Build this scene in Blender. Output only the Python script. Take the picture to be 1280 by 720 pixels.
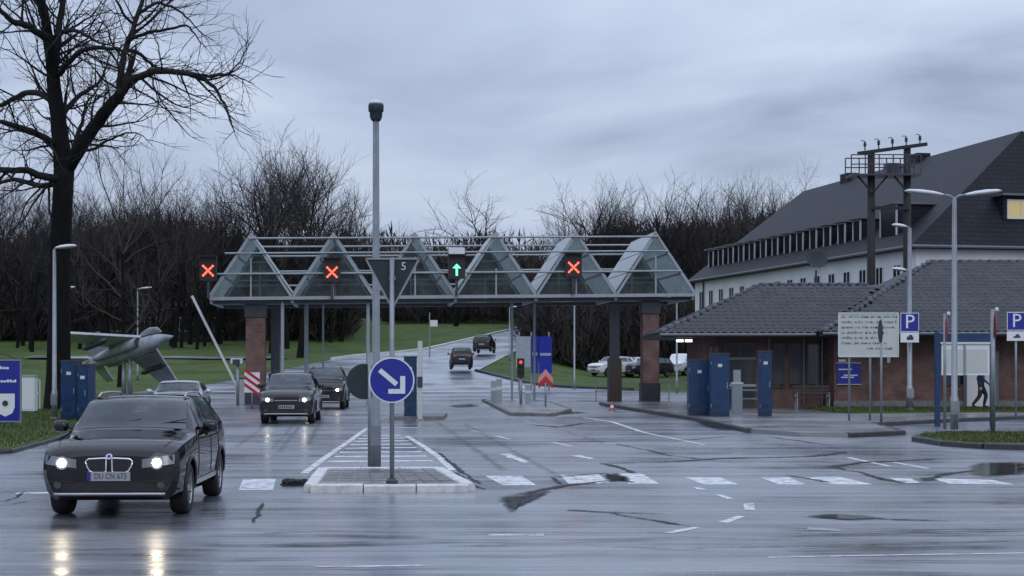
import bpy, bmesh, math, random
from mathutils import Vector, Matrix

for o in list(bpy.data.objects):
    bpy.data.objects.remove(o)
SC = bpy.context.scene
COL = SC.collection
R = math.radians
PI = math.pi

# ------------------------------------------------------------------ camera
CAM_H = 1.95
F = 2000.0                      # focal length in pixels of the 1280 px wide photograph
cam = bpy.data.cameras.new('camera')
cam.sensor_width = 36.0
cam.lens = F / 1280.0 * 36.0
cam.shift_y = (452.0 - 360.0) / 1280.0
cam.clip_start = 0.1
cam.clip_end = 3000.0
camo = bpy.data.objects.new('camera', cam)
COL.objects.link(camo)
camo.location = (0, 0, CAM_H)
camo.rotation_euler = (R(90), 0, 0)
SC.camera = camo

# ------------------------------------------------------------------ sky, sun, exposure
SUN_EL, SUN_ROT = R(38), R(200)
W = bpy.data.worlds.new('World')
SC.world = W
W.use_nodes = True
nt = W.node_tree
nt.nodes.clear()
def wn(t, **kw):
    n = nt.nodes.new(t)
    for k, v in kw.items():
        setattr(n, k, v)
    return n
wout = wn('ShaderNodeOutputWorld')
sky = wn('ShaderNodeTexSky', sky_type='NISHITA', sun_disc=False, sun_elevation=SUN_EL, sun_rotation=SUN_ROT)
sky.air_density = 1.0
sky.dust_density = 2.0
bg1 = wn('ShaderNodeBackground'); bg1.inputs[1].default_value = 0.07
nt.links.new(sky.outputs[0], bg1.inputs[0])
tc = wn('ShaderNodeTexCoord')
sep = wn('ShaderNodeSeparateXYZ'); nt.links.new(tc.outputs['Generated'], sep.inputs[0])
zab = wn('ShaderNodeMath', operation='ABSOLUTE'); nt.links.new(sep.outputs[2], zab.inputs[0])
zad = wn('ShaderNodeMath', operation='ADD'); nt.links.new(zab.outputs[0], zad.inputs[0]); zad.inputs[1].default_value = 0.16
dx = wn('ShaderNodeMath', operation='DIVIDE'); nt.links.new(sep.outputs[0], dx.inputs[0]); nt.links.new(zad.outputs[0], dx.inputs[1])
dy = wn('ShaderNodeMath', operation='DIVIDE'); nt.links.new(sep.outputs[1], dy.inputs[0]); nt.links.new(zad.outputs[0], dy.inputs[1])
cmb = wn('ShaderNodeCombineXYZ'); nt.links.new(dx.outputs[0], cmb.inputs[0]); nt.links.new(dy.outputs[0], cmb.inputs[1])
no1 = wn('ShaderNodeTexNoise'); no1.inputs['Scale'].default_value = 1.15; no1.inputs['Detail'].default_value = 6; no1.inputs['Roughness'].default_value = 0.5
no1.inputs['Distortion'].default_value = 0.35
mp = wn('ShaderNodeMapping'); mp.inputs['Location'].default_value = (3.1, 7.4, 0); mp.inputs['Rotation'].default_value = (0, 0, 0.25)
mp.inputs['Scale'].default_value = (1.0, 0.85, 1)
nt.links.new(cmb.outputs[0], mp.inputs[0]); nt.links.new(mp.outputs[0], no1.inputs['Vector'])
cr = wn('ShaderNodeValToRGB')
cr.color_ramp.elements[0].position = 0.34; cr.color_ramp.elements[0].color = (0.29, 0.345, 0.475, 1)
cr.color_ramp.elements[1].position = 0.66; cr.color_ramp.elements[1].color = (0.56, 0.635, 0.775, 1)
e = cr.color_ramp.elements.new(0.50); e.color = (0.432, 0.505, 0.665, 1)
nt.links.new(no1.outputs[0], cr.inputs[0])
# paler band low over the horizon, all the way round
hz = wn('ShaderNodeMapRange'); nt.links.new(zab.outputs[0], hz.inputs[0])
hz.inputs[1].default_value = 0.0; hz.inputs[2].default_value = 0.16; hz.inputs[3].default_value = 0.75; hz.inputs[4].default_value = 0.0
mxh = wn('ShaderNodeMix', data_type='RGBA'); nt.links.new(hz.outputs[0], mxh.inputs[0])
nt.links.new(cr.outputs[0], mxh.inputs[6]); mxh.inputs[7].default_value = (0.525, 0.615, 0.79, 1)
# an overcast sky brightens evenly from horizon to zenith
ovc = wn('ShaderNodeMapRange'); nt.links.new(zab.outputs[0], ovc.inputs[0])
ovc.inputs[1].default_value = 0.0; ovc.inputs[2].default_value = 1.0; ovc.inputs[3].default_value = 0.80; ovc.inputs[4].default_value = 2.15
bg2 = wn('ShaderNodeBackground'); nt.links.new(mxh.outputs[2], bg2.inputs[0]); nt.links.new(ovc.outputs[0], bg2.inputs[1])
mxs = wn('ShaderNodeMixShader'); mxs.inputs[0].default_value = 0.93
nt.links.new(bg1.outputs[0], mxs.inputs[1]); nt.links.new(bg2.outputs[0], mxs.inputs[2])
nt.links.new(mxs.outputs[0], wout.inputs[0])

sl = bpy.data.lights.new('sun', 'SUN')
sl.energy = 0.5
sl.angle = R(40)
sl.color = (1.0, 0.96, 0.92)
so = bpy.data.objects.new('sun', sl)
COL.objects.link(so)
so.rotation_euler = (R(90) - SUN_EL, 0, R(20))

SC.view_settings.view_transform = 'Standard'
SC.view_settings.look = 'None'
SC.view_settings.exposure = 0.2
SC.view_settings.gamma = 1.0
SC.render.engine = 'CYCLES'
SC.cycles.use_denoising = True
SC.cycles.max_bounces = 6
SC.cycles.transparent_max_bounces = 16
SC.cycles.caustics_reflective = False
SC.cycles.caustics_refractive = False

# ------------------------------------------------------------------ measuring helpers (photo pixel -> place)
def P(u, v, Y):
    return Vector(((u - 640.0) * Y / F, Y, CAM_H - (v - 452.0) * Y / F))
def G(u, v, z=0.0):
    Y = (CAM_H - z) * F / (v - 452.0)
    return Vector(((u - 640.0) * Y / F, Y, z))
def X(u, Y):
    return (u - 640.0) * Y / F
def Z(v, Y):
    return CAM_H - (v - 452.0) * Y / F
def sstep(a, b, x):
    t = max(0.0, min(1.0, (x - a) / (b - a)))
    return t * t * (3 - 2 * t)
def hill(x, y):
    if y < 100: return 0.0
    if y < 122: z = 0.06 / 44 * (y - 100) ** 2
    elif y < 245: z = 0.66 + 0.06 * (y - 122)
    else: z = 8.04 + 0.03 * (y - 245)
    return z * (1 - 0.62 * sstep(0, 9, x) * (1 - sstep(172, 225, y)))

# ------------------------------------------------------------------ materials
MATS = {}
def mat(name, col, rough=0.6, metal=0.0, spec=0.5, var=0.0, vscale=4.0, bump=0.0, bscale=40.0, emit=None, estr=0.0, coat=0.0, stretch=(1, 1, 1), rvar=0.0):
    if name in MATS: return MATS[name]
    m = bpy.data.materials.new(name); m.use_nodes = True
    t = m.node_tree; b = t.nodes['Principled BSDF']
    b.inputs['Base Color'].default_value = (*col, 1)
    b.inputs['Roughness'].default_value = rough
    b.inputs['Metallic'].default_value = metal
    b.inputs['Specular IOR Level'].default_value = spec
    if coat: b.inputs['Coat Weight'].default_value = coat; b.inputs['Coat Roughness'].default_value = 0.05
    if emit: b.inputs['Emission Color'].default_value = (*emit, 1); b.inputs['Emission Strength'].default_value = estr
    if var or bump or rvar:
        tcn = t.nodes.new('ShaderNodeTexCoord'); mpn = t.nodes.new('ShaderNodeMapping'); mpn.inputs['Scale'].default_value = stretch
        t.links.new(tcn.outputs['Object'], mpn.inputs[0])
    if var or rvar:
        n = t.nodes.new('ShaderNodeTexNoise'); n.inputs['Scale'].default_value = vscale; n.inputs['Detail'].default_value = 8; n.inputs['Roughness'].default_value = 0.65
        t.links.new(mpn.outputs[0], n.inputs['Vector'])
        if var:
            r = t.nodes.new('ShaderNodeValToRGB')
            r.color_ramp.elements[0].position = 0.3; r.color_ramp.elements[1].position = 0.7
            r.color_ramp.elements[0].color = (*[c * (1 - var) for c in col], 1)
            r.color_ramp.elements[1].color = (*[min(1, c * (1 + var)) for c in col], 1)
            t.links.new(n.outputs[0], r.inputs[0]); t.links.new(r.outputs[0], b.inputs['Base Color'])
        if rvar:
            q = t.nodes.new('ShaderNodeMapRange'); q.inputs[1].default_value = 0.3; q.inputs[2].default_value = 0.7
            q.inputs[3].default_value = max(0.02, rough - rvar); q.inputs[4].default_value = min(1, rough + rvar)
            t.links.new(n.outputs[0], q.inputs[0]); t.links.new(q.outputs[0], b.inputs['Roughness'])
    if bump:
        n2 = t.nodes.new('ShaderNodeTexNoise'); n2.inputs['Scale'].default_value = bscale; n2.inputs['Detail'].default_value = 4
        t.links.new(mpn.outputs[0], n2.inputs['Vector'])
        bn = t.nodes.new('ShaderNodeBump'); bn.inputs['Strength'].default_value = bump; bn.inputs['Distance'].default_value = 0.02
        t.links.new(n2.outputs[0], bn.inputs['Height']); t.links.new(bn.outputs[0], b.inputs['Normal'])
    MATS[name] = m
    return m

def node(m, t, **kw):
    n = m.node_tree.nodes.new(t)
    for k, v in kw.items(): setattr(n, k, v)
    return n

def wet_asphalt(name, col, r0, r1, streak=1.0, fleck=0.35):
    m = bpy.data.materials.new(name); m.use_nodes = True
    t = m.node_tree; b = t.nodes['Principled BSDF']; L = t.links.new
    tcn = node(m, 'ShaderNodeTexCoord')
    big = node(m, 'ShaderNodeTexNoise'); big.inputs['Scale'].default_value = 0.22; big.inputs['Detail'].default_value = 6; big.inputs['Roughness'].default_value = 0.6
    L(tcn.outputs['Object'], big.inputs['Vector'])
    mp2 = node(m, 'ShaderNodeMapping'); mp2.inputs['Scale'].default_value = (0.10, 1.6, 1); L(tcn.outputs['Object'], mp2.inputs[0])
    stn = node(m, 'ShaderNodeTexNoise'); stn.inputs['Scale'].default_value = 1.0; stn.inputs['Detail'].default_value = 6; stn.inputs['Roughness'].default_value = 0.65
    L(mp2.outputs[0], stn.inputs['Vector'])
    mp3 = node(m, 'ShaderNodeMapping'); mp3.inputs['Scale'].default_value = (0.16, 5.5, 1); mp3.inputs['Rotation'].default_value = (0, 0, 0.02); L(tcn.outputs['Object'], mp3.inputs[0])
    st2 = node(m, 'ShaderNodeTexNoise'); st2.inputs['Scale'].default_value = 1.0; st2.inputs['Detail'].default_value = 5; st2.inputs['Roughness'].default_value = 0.6
    L(mp3.outputs[0], st2.inputs['Vector'])
    wet = node(m, 'ShaderNodeMapRange'); wet.inputs[1].default_value = 0.40; wet.inputs[2].default_value = 0.56; wet.inputs[3].default_value = 1.0 - 0.75 * min(1, streak); wet.inputs[4].default_value = 1.0
    L(st2.outputs[0], wet.inputs[0]); L(wet.outputs[0], b.inputs['Coat Weight'])
    fine = node(m, 'ShaderNodeTexNoise'); fine.inputs['Scale'].default_value = 55; fine.inputs['Detail'].default_value = 3
    L(tcn.outputs['Object'], fine.inputs['Vector'])
    # colour: worn patches + aggregate
    r = node(m, 'ShaderNodeValToRGB'); r.color_ramp.elements[0].position = 0.32; r.color_ramp.elements[1].position = 0.68
    r.color_ramp.elements[0].color = (*[c * 0.7 for c in col], 1); r.color_ramp.elements[1].color = (*[c * 1.35 for c in col], 1)
    L(big.outputs[0], r.inputs[0])
    r2 = node(m, 'ShaderNodeValToRGB'); r2.color_ramp.elements[0].position = 0.45; r2.color_ramp.elements[1].position = 0.75
    r2.color_ramp.elements[0].color = (0.75, 0.75, 0.75, 1); r2.color_ramp.elements[1].color = (1 + fleck, 1 + fleck, 1 + fleck, 1)
    L(fine.outputs[0], r2.inputs[0])
    mm = node(m, 'ShaderNodeMix', data_type='RGBA', blend_type='MULTIPLY'); mm.inputs[0].default_value = 1.0
    L(r.outputs[0], mm.inputs[6]); L(r2.outputs[0], mm.inputs[7]); L(mm.outputs[2], b.inputs['Base Color'])
    # how wet: streaks along the cross street and pools
    ad = node(m, 'ShaderNodeMath', operation='MULTIPLY_ADD'); L(stn.outputs[0], ad.inputs[0]); ad.inputs[1].default_value = streak; L(big.outputs[0], ad.inputs[2])
    q = node(m, 'ShaderNodeMapRange'); q.inputs[1].default_value = 0.36 + 0.36 * streak; q.inputs[2].default_value = 0.62 + 0.62 * streak
    q.inputs[3].default_value = r0; q.inputs[4].default_value = r1
    L(ad.outputs[0], q.inputs[0]); L(q.outputs[0], b.inputs['Roughness'])
    b.inputs['IOR'].default_value = 1.8; b.inputs['Coat Weight'].default_value = 1.0; b.inputs['Coat Roughness'].default_value = 0.36; b.inputs['Coat IOR'].default_value = 2.3
    q2 = node(m, 'ShaderNodeMapRange'); q2.inputs[1].default_value = 0.36 + 0.36 * streak; q2.inputs[2].default_value = 0.62 + 0.62 * streak
    q2.inputs[3].default_value = 1.0; q2.inputs[4].default_value = 0.55
    L(ad.outputs[0], q2.inputs[0]); L(q2.outputs[0], b.inputs['Specular IOR Level'])
    q3 = node(m, 'ShaderNodeMapRange'); q3.inputs[1].default_value = 0.36 + 0.36 * streak; q3.inputs[2].default_value = 0.62 + 0.62 * streak
    q3.inputs[3].default_value = 0.11; q3.inputs[4].default_value = 0.40
    L(ad.outputs[0], q3.inputs[0]); L(q3.outputs[0], b.inputs['Coat Roughness'])
    bn = node(m, 'ShaderNodeBump'); bn.inputs['Strength'].default_value = 0.04; bn.inputs['Distance'].default_value = 0.01
    L(fine.outputs[0], bn.inputs['Height'])
    bn2 = node(m, 'ShaderNodeBump'); bn2.inputs['Strength'].default_value = 0.08; bn2.inputs['Distance'].default_value = 0.02
    L(stn.outputs[0], bn2.inputs['Height']); L(bn.outputs[0], bn2.inputs['Normal']); L(bn2.outputs[0], b.inputs['Normal'])
    return m

def brick_mat(name, c1, c2, mortar, scale):
    m = bpy.data.materials.new(name); m.use_nodes = True
    t = m.node_tree; b = t.nodes['Principled BSDF']; L = t.links.new
    tcn = node(m, 'ShaderNodeTexCoord'); s = node(m, 'ShaderNodeSeparateXYZ'); L(tcn.outputs['Object'], s.inputs[0])
    a = node(m, 'ShaderNodeMath', operation='ADD'); L(s.outputs[0], a.inputs[0]); L(s.outputs[1], a.inputs[1])
    c = node(m, 'ShaderNodeCombineXYZ'); L(a.outputs[0], c.inputs[0]); L(s.outputs[2], c.inputs[1])
    br = node(m, 'ShaderNodeTexBrick'); L(c.outputs[0], br.inputs['Vector'])
    br.inputs['Color1'].default_value = (*c1, 1); br.inputs['Color2'].default_value = (*c2, 1); br.inputs['Mortar'].default_value = (*mortar, 1)
    br.inputs['Scale'].default_value = scale; br.inputs['Mortar Size'].default_value = 0.018
    br.inputs['Brick Width'].default_value = 0.25; br.inputs['Row Height'].default_value = 0.0833
    n = node(m, 'ShaderNodeTexNoise'); n.inputs['Scale'].default_value = 2.0; n.inputs['Detail'].default_value = 6; L(tcn.outputs['Object'], n.inputs['Vector'])
    r = node(m, 'ShaderNodeValToRGB'); r.color_ramp.elements[0].color = (0.6, 0.6, 0.6, 1); r.color_ramp.elements[1].color = (1.3, 1.3, 1.3, 1)
    r.color_ramp.elements[0].position = 0.3; r.color_ramp.elements[1].position = 0.7; L(n.outputs[0], r.inputs[0])
    mm = node(m, 'ShaderNodeMix', data_type='RGBA', blend_type='MULTIPLY'); mm.inputs[0].default_value = 1.0
    L(br.outputs[0], mm.inputs[6]); L(r.outputs[0], mm.inputs[7]); L(mm.outputs[2], b.inputs['Base Color'])
    b.inputs['Roughness'].default_value = 0.75
    bn = node(m, 'ShaderNodeBump'); bn.inputs['Strength'].default_value = 0.5; bn.inputs['Distance'].default_value = 0.01; bn.invert = True
    L(br.outputs['Fac'], bn.inputs['Height']); L(bn.outputs[0], b.inputs['Normal'])
    return m

def slate_mat(name, col, rows):
    m = bpy.data.materials.new(name); m.use_nodes = True
    t = m.node_tree; b = t.nodes['Principled BSDF']; L = t.links.new
    tcn = node(m, 'ShaderNodeTexCoord'); s = node(m, 'ShaderNodeSeparateXYZ'); L(tcn.outputs['Object'], s.inputs[0])
    a = node(m, 'ShaderNodeMath', operation='ADD'); L(s.outputs[0], a.inputs[0]); L(s.outputs[1], a.inputs[1])
    c = node(m, 'ShaderNodeCombineXYZ'); L(a.outputs[0], c.inputs[0]); L(s.outputs[2], c.inputs[1])
    br = node(m, 'ShaderNodeTexBrick'); L(c.outputs[0], br.inputs['Vector'])
    br.inputs['Color1'].default_value = (*[k * 0.8 for k in col], 1); br.inputs['Color2'].default_value = (*[k * 1.25 for k in col], 1)
    br.inputs['Mortar'].default_value = (*[k * 0.4 for k in col], 1)
    br.inputs['Scale'].default_value = 1.0; br.inputs['Mortar Size'].default_value = 0.035
    br.inputs['Brick Width'].default_value = 0.35; br.inputs['Row Height'].default_value = rows
    n = node(m, 'ShaderNodeTexNoise'); n.inputs['Scale'].default_value = 0.6; n.inputs['Detail'].default_value = 8; L(tcn.outputs['Object'], n.inputs['Vector'])
    r = node(m, 'ShaderNodeValToRGB'); r.color_ramp.elements[0].color = (0.7, 0.7, 0.7, 1); r.color_ramp.elements[1].color = (1.25, 1.25, 1.25, 1)
    r.color_ramp.elements[0].position = 0.3; r.color_ramp.elements[1].position = 0.7; L(n.outputs[0], r.inputs[0])
    mm = node(m, 'ShaderNodeMix', data_type='RGBA', blend_type='MULTIPLY'); mm.inputs[0].default_value = 1.0
    L(br.outputs[0], mm.inputs[6]); L(r.outputs[0], mm.inputs[7]); L(mm.outputs[2], b.inputs['Base Color'])
    b.inputs['Roughness'].default_value = 0.55; b.inputs['Specular IOR Level'].default_value = 0.22
    bn = node(m, 'ShaderNodeBump'); bn.inputs['Strength'].default_value = 0.6; bn.inputs['Distance'].default_value = 0.02; bn.invert = True
    L(br.outputs['Fac'], bn.inputs['Height']); L(bn.outputs[0], b.inputs['Normal'])
    return m

def glass_mat(name, tint, clear, rough=0.06):
    m = bpy.data.materials.new(name); m.use_nodes = True
    t = m.node_tree; b = t.nodes['Principled BSDF']; L = t.links.new
    b.inputs['Base Color'].default_value = (*tint, 1); b.inputs['Roughness'].default_value = rough
    tr = node(m, 'ShaderNodeBsdfTransparent'); tr.inputs[0].default_value = (0.86, 0.90, 0.90, 1)
    n = node(m, 'ShaderNodeTexNoise'); n.inputs['Scale'].default_value = 1.3; n.inputs['Detail'].default_value = 6
    tcn = node(m, 'ShaderNodeTexCoord'); L(tcn.outputs['Object'], n.inputs['Vector'])
    q = node(m, 'ShaderNodeMapRange'); q.inputs[1].default_value = 0.3; q.inputs[2].default_value = 0.7; q.inputs[3].default_value = max(0, clear - 0.12); q.inputs[4].default_value = min(1, clear + 0.12)
    L(n.outputs[0], q.inputs[0])
    mx = node(m, 'ShaderNodeMixShader'); L(q.outputs[0], mx.inputs[0]); L(b.outputs[0], mx.inputs[1]); L(tr.outputs[0], mx.inputs[2])
    L(mx.outputs[0], t.nodes['Material Output'].inputs[0])
    return m

def frosted_mat(name):
    m = bpy.data.materials.new(name); m.use_nodes = True
    t = m.node_tree; b = t.nodes['Principled BSDF']; L = t.links.new
    b.inputs['Base Color'].default_value = (0.74, 0.77, 0.78, 1); b.inputs['Roughness'].default_value = 0.3
    tl = node(m, 'ShaderNodeBsdfTranslucent'); tl.inputs[0].default_value = (0.68, 0.72, 0.73, 1)
    tr = node(m, 'ShaderNodeBsdfTransparent'); tr.inputs[0].default_value = (0.85, 0.9, 0.9, 1)
    m1 = node(m, 'ShaderNodeMixShader'); m1.inputs[0].default_value = 0.42; L(b.outputs[0], m1.inputs[1]); L(tl.outputs[0], m1.inputs[2])
    m2 = node(m, 'ShaderNodeMixShader'); m2.inputs[0].default_value = 0.14; L(m1.outputs[0], m2.inputs[1]); L(tr.outputs[0], m2.inputs[2])
    L(m2.outputs[0], t.nodes['Material Output'].inputs[0])
    return m

def ragged_mat(name, col, rough, spec, edge, nscale, stretch=(1, 1, 1)):
    """thin film or seam: fades out through its 'wet' attribute and noise, so that its rim is broken"""
    m = bpy.data.materials.new(name); m.use_nodes = True
    t = m.node_tree; b = t.nodes['Principled BSDF']; L = t.links.new
    b.inputs['Base Color'].default_value = (*col, 1); b.inputs['Roughness'].default_value = rough; b.inputs['Specular IOR Level'].default_value = spec
    at = node(m, 'ShaderNodeAttribute'); at.attribute_name = 'wet'
    tcn = node(m, 'ShaderNodeTexCoord'); mpn = node(m, 'ShaderNodeMapping'); mpn.inputs['Scale'].default_value = stretch; L(tcn.outputs['Object'], mpn.inputs[0])
    n = node(m, 'ShaderNodeTexNoise'); n.inputs['Scale'].default_value = nscale; n.inputs['Detail'].default_value = 8; n.inputs['Roughness'].default_value = 0.7; L(mpn.outputs[0], n.inputs['Vector'])
    a1 = node(m, 'ShaderNodeMath', operation='ADD'); L(at.outputs['Fac'], a1.inputs[0]); L(n.outputs[0], a1.inputs[1])
    q = node(m, 'ShaderNodeMapRange'); q.inputs[1].default_value = 0.72; q.inputs[2].default_value = 0.72 + edge; L(a1.outputs[0], q.inputs[0])
    tr = node(m, 'ShaderNodeBsdfTransparent')
    mx = node(m, 'ShaderNodeMixShader'); L(q.outputs[0], mx.inputs[0]); L(tr.outputs[0], mx.inputs[1]); L(b.outputs[0], mx.inputs[2]); L(mx.outputs[0], t.nodes['Material Output'].inputs[0])
    return m

def paint_mat(name):
    m = mat(name, (0.72, 0.73, 0.75), 0.38, var=0.3, vscale=5, rvar=0.1); t = m.node_tree; L = t.links.new; b = t.nodes['Principled BSDF']
    tcn = node(m, 'ShaderNodeTexCoord'); n = node(m, 'ShaderNodeTexNoise'); n.inputs['Scale'].default_value = 3.2; n.inputs['Detail'].default_value = 10; n.inputs['Roughness'].default_value = 0.75; L(tcn.outputs['Object'], n.inputs['Vector'])
    q = node(m, 'ShaderNodeMapRange'); q.inputs[1].default_value = 0.36; q.inputs[2].default_value = 0.50; q.inputs[3].default_value = 0.12; q.inputs[4].default_value = 0.95; L(n.outputs[0], q.inputs[0])
    tr = node(m, 'ShaderNodeBsdfTransparent'); mx = node(m, 'ShaderNodeMixShader'); L(q.outputs[0], mx.inputs[0]); L(tr.outputs[0], mx.inputs[1]); L(b.outputs[0], mx.inputs[2]); L(mx.outputs[0], t.nodes['Material Output'].inputs[0])
    return m

def grass_mat(name, c0, c1):
    m = bpy.data.materials.new(name); m.use_nodes = True
    t = m.node_tree; b = t.nodes['Principled BSDF']; L = t.links.new
    tcn = node(m, 'ShaderNodeTexCoord')
    n = node(m, 'ShaderNodeTexNoise'); n.inputs['Scale'].default_value = 0.18; n.inputs['Detail'].default_value = 10; n.inputs['Roughness'].default_value = 0.7; L(tcn.outputs['Object'], n.inputs['Vector'])
    r = node(m, 'ShaderNodeValToRGB'); r.color_ramp.elements[0].position = 0.35; r.color_ramp.elements[1].position = 0.56
    r.color_ramp.elements[0].color = (*c0, 1); r.color_ramp.elements[1].color = (*c1, 1)
    eb = r.color_ramp.elements.new(0.78); eb.color = (0.075, 0.066, 0.034, 1)
    L(n.outputs[0], r.inputs[0]); L(r.outputs[0], b.inputs['Base Color'])
    b.inputs['Roughness'].default_value = 0.9; b.inputs['Specular IOR Level'].default_value = 0.2
    n2 = node(m, 'ShaderNodeTexNoise'); n2.inputs['Scale'].default_value = 9; n2.inputs['Detail'].default_value = 6; L(tcn.outputs['Object'], n2.inputs['Vector'])
    bn = node(m, 'ShaderNodeBump'); bn.inputs['Strength'].default_value = 0.9; bn.inputs['Distance'].default_value = 0.1
    L(n2.outputs[0], bn.inputs['Height']); L(bn.outputs[0], b.inputs['Normal'])
    return m

M = {}
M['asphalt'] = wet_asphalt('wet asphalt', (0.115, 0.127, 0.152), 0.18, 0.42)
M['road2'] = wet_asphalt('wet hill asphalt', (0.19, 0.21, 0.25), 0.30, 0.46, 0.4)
M['paving'] = wet_asphalt('wet paving', (0.13, 0.125, 0.12), 0.35, 0.55, 0.3, 0.2)
M['tar'] = ragged_mat('old tar seam', (0.012, 0.012, 0.013), 0.5, 0.15, 0.25, 5.0)
M['pool'] = ragged_mat('shallow puddle', (0.022, 0.025, 0.026), 0.10, 0.5, 0.35, 1.6, (0.6, 1, 1))
M['film'] = ragged_mat('wet wheel track', (0.03, 0.032, 0.036), 0.12, 0.45, 0.5, 2.0, (0.15, 2.5, 1))
M['paint'] = paint_mat('worn road paint')
M['kerb'] = mat('kerb stone', (0.16, 0.16, 0.16), 0.6, var=0.35, vscale=5, bump=0.3, bscale=30)
M['kerbw'] = mat('pale kerb stone', (0.62, 0.62, 0.61), 0.5, var=0.28, vscale=6, bump=0.3, bscale=30)
M['kerbd'] = mat('dark wet kerb stone', (0.035, 0.036, 0.04), 0.5, var=0.4, vscale=5, bump=0.3, bscale=30)
M['grass'] = grass_mat('lawn', (0.042, 0.058, 0.017), (0.075, 0.118, 0.030))
M['blade'] = mat('grass blade', (0.06, 0.08, 0.022), 0.7, var=0.5, vscale=0.7, spec=0.3)
M['steel'] = mat('galvanised steel', (0.25, 0.27, 0.29), 0.45, metal=0.55, var=0.15, vscale=3)
M['greysteel'] = mat('pale grey painted steel', (0.30, 0.34, 0.37), 0.4, var=0.12, vscale=3)
M['darksteel'] = mat('dark painted steel', (0.035, 0.037, 0.05), 0.45, var=0.2, vscale=3)
M['wood'] = mat('old tarred timber', (0.022, 0.022, 0.024), 0.8, var=0.3, vscale=4, stretch=(4, 4, 0.5), bump=0.3)
M['lamphead'] = mat('lamp housing', (0.62, 0.64, 0.66), 0.35)
M['mast'] = mat('weathered grey mast', (0.17, 0.19, 0.22), 0.5, var=0.2, vscale=4)
M['navy'] = mat('navy jacket', (0.03, 0.04, 0.08), 0.9, var=0.3, vscale=10)
M['white'] = mat('white enamel', (0.72, 0.73, 0.74), 0.4, var=0.06, vscale=2)
M['signblue'] = mat('sign blue', (0.010, 0.020, 0.27), 0.3)
M['signback'] = mat('sign back', (0.016, 0.030, 0.036), 0.7, var=0.2, vscale=5)
M['red'] = mat('sign red', (0.42, 0.02, 0.025), 0.35)
M['panelblue'] = mat('blue painted panel', (0.003, 0.032, 0.100), 0.4, var=0.45, vscale=2.2)
M['black'] = mat('black plastic', (0.012, 0.012, 0.013), 0.5)
M['rubber'] = mat('tyre rubber', (0.014, 0.014, 0.015), 0.75, bump=0.2)
M['bark'] = mat('wet bark', (0.0085, 0.008, 0.009), 0.85, var=0.4, vscale=3, stretch=(3, 3, 0.6), bump=0.6, bscale=14, spec=0.12)
M['twig'] = mat('wet twigs', (0.022, 0.020, 0.021), 0.85, spec=0.2)
M['twig2'] = mat('reddish twigs', (0.060, 0.052, 0.050), 0.85, spec=0.2)
M['thicket'] = mat('thicket twigs', (0.036, 0.032, 0.031), 0.9, var=0.5, vscale=0.15, spec=0.1)
M['ivy'] = mat('ivy leaves', (0.018, 0.025, 0.012), 0.7, var=0.5, vscale=0.3, spec=0.3)
M['brick'] = brick_mat('red brick', (0.21, 0.078, 0.060), (0.14, 0.055, 0.045), (0.13, 0.11, 0.10), 1.0)
M['tile'] = mat('dark roof tile', (0.036, 0.038, 0.049), 0.33, spec=0.55, var=0.5, vscale=1.3, bump=0.2, bscale=30)
M['slate'] = slate_mat('slate roof', (0.011, 0.013, 0.020), 0.28)
M['plaster'] = mat('white plaster', (0.66, 0.67, 0.68), 0.85, var=0.12, vscale=0.5, bump=0.1)
M['winframe'] = mat('window frame', (0.60, 0.61, 0.62), 0.5)
M['winglass'] = mat('dark window glass', (0.016, 0.019, 0.024), 0.08, spec=0.6)
M['brownframe'] = mat('brown frame', (0.045, 0.032, 0.028), 0.5)
M['fascia'] = mat('dark fascia board', (0.022, 0.022, 0.026), 0.6)
M['gutter'] = mat('zinc gutter', (0.13, 0.14, 0.155), 0.45, metal=0.4)
M['glass'] = glass_mat('canopy glass', (0.13, 0.15, 0.155), 0.84)
M['roofglass'] = frosted_mat('wired roof glass')
M['dimred'] = mat('dim red lamp', (0.3, 0.03, 0.03), 0.4, emit=(1.0, 0.1, 0.08), estr=0.9)
M['ledred'] = mat('red led', (0.3, 0.02, 0.02), 0.5, emit=(1.0, 0.06, 0.03), estr=5.0)
M['ledgreen'] = mat('green led', (0.1, 0.5, 0.25), 0.5, emit=(0.10, 1.0, 0.45), estr=2.2)
M['tube'] = mat('lit lamp tube', (0.9, 0.9, 0.9), 0.5, emit=(1.0, 0.95, 0.85), estr=1.6)
M['warmwin'] = mat('lit window', (0.3, 0.25, 0.1), 0.3, emit=(1.0, 0.78, 0.42), estr=0.24)
M['head'] = mat('lit headlamp', (1, 1, 1), 0.3, emit=(1.0, 0.84, 0.58), estr=42.0)
M['head2'] = mat('lit headlamp far', (1, 1, 1), 0.3, emit=(1.0, 0.90, 0.72), estr=16.0)
M['tail'] = mat('lit tail lamp', (0.2, 0.01, 0.01), 0.3, emit=(1.0, 0.04, 0.03), estr=0.25)
M['chrome'] = mat('chrome', (0.75, 0.76, 0.78), 0.15, metal=1.0)
M['silver'] = mat('satin silver trim', (0.45, 0.46, 0.48), 0.3, metal=0.8)
M['carglass'] = glass_mat('car glass', (0.03, 0.042, 0.05), 0.35, 0.03); M['carglass'].node_tree.nodes['Principled BSDF'].inputs['IOR'].default_value = 2.1
M['trim'] = mat('car interior', (0.020, 0.020, 0.022), 0.85)
M['lampunit'] = mat('headlamp housing', (0.22, 0.23, 0.25), 0.18, metal=0.7)
M['dormerwhite'] = mat('dormer frame', (0.42, 0.44, 0.47), 0.5)
M['lampglass'] = mat('lamp glass', (0.05, 0.055, 0.06), 0.06, spec=0.7)
M['paintblack'] = mat('black car paint', (0.005, 0.0045, 0.008), 0.6, spec=0.0, coat=1.0)
M['paintgrey'] = mat('brown black car paint', (0.012, 0.010, 0.011), 0.5, spec=0.1, coat=0.9)
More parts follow.
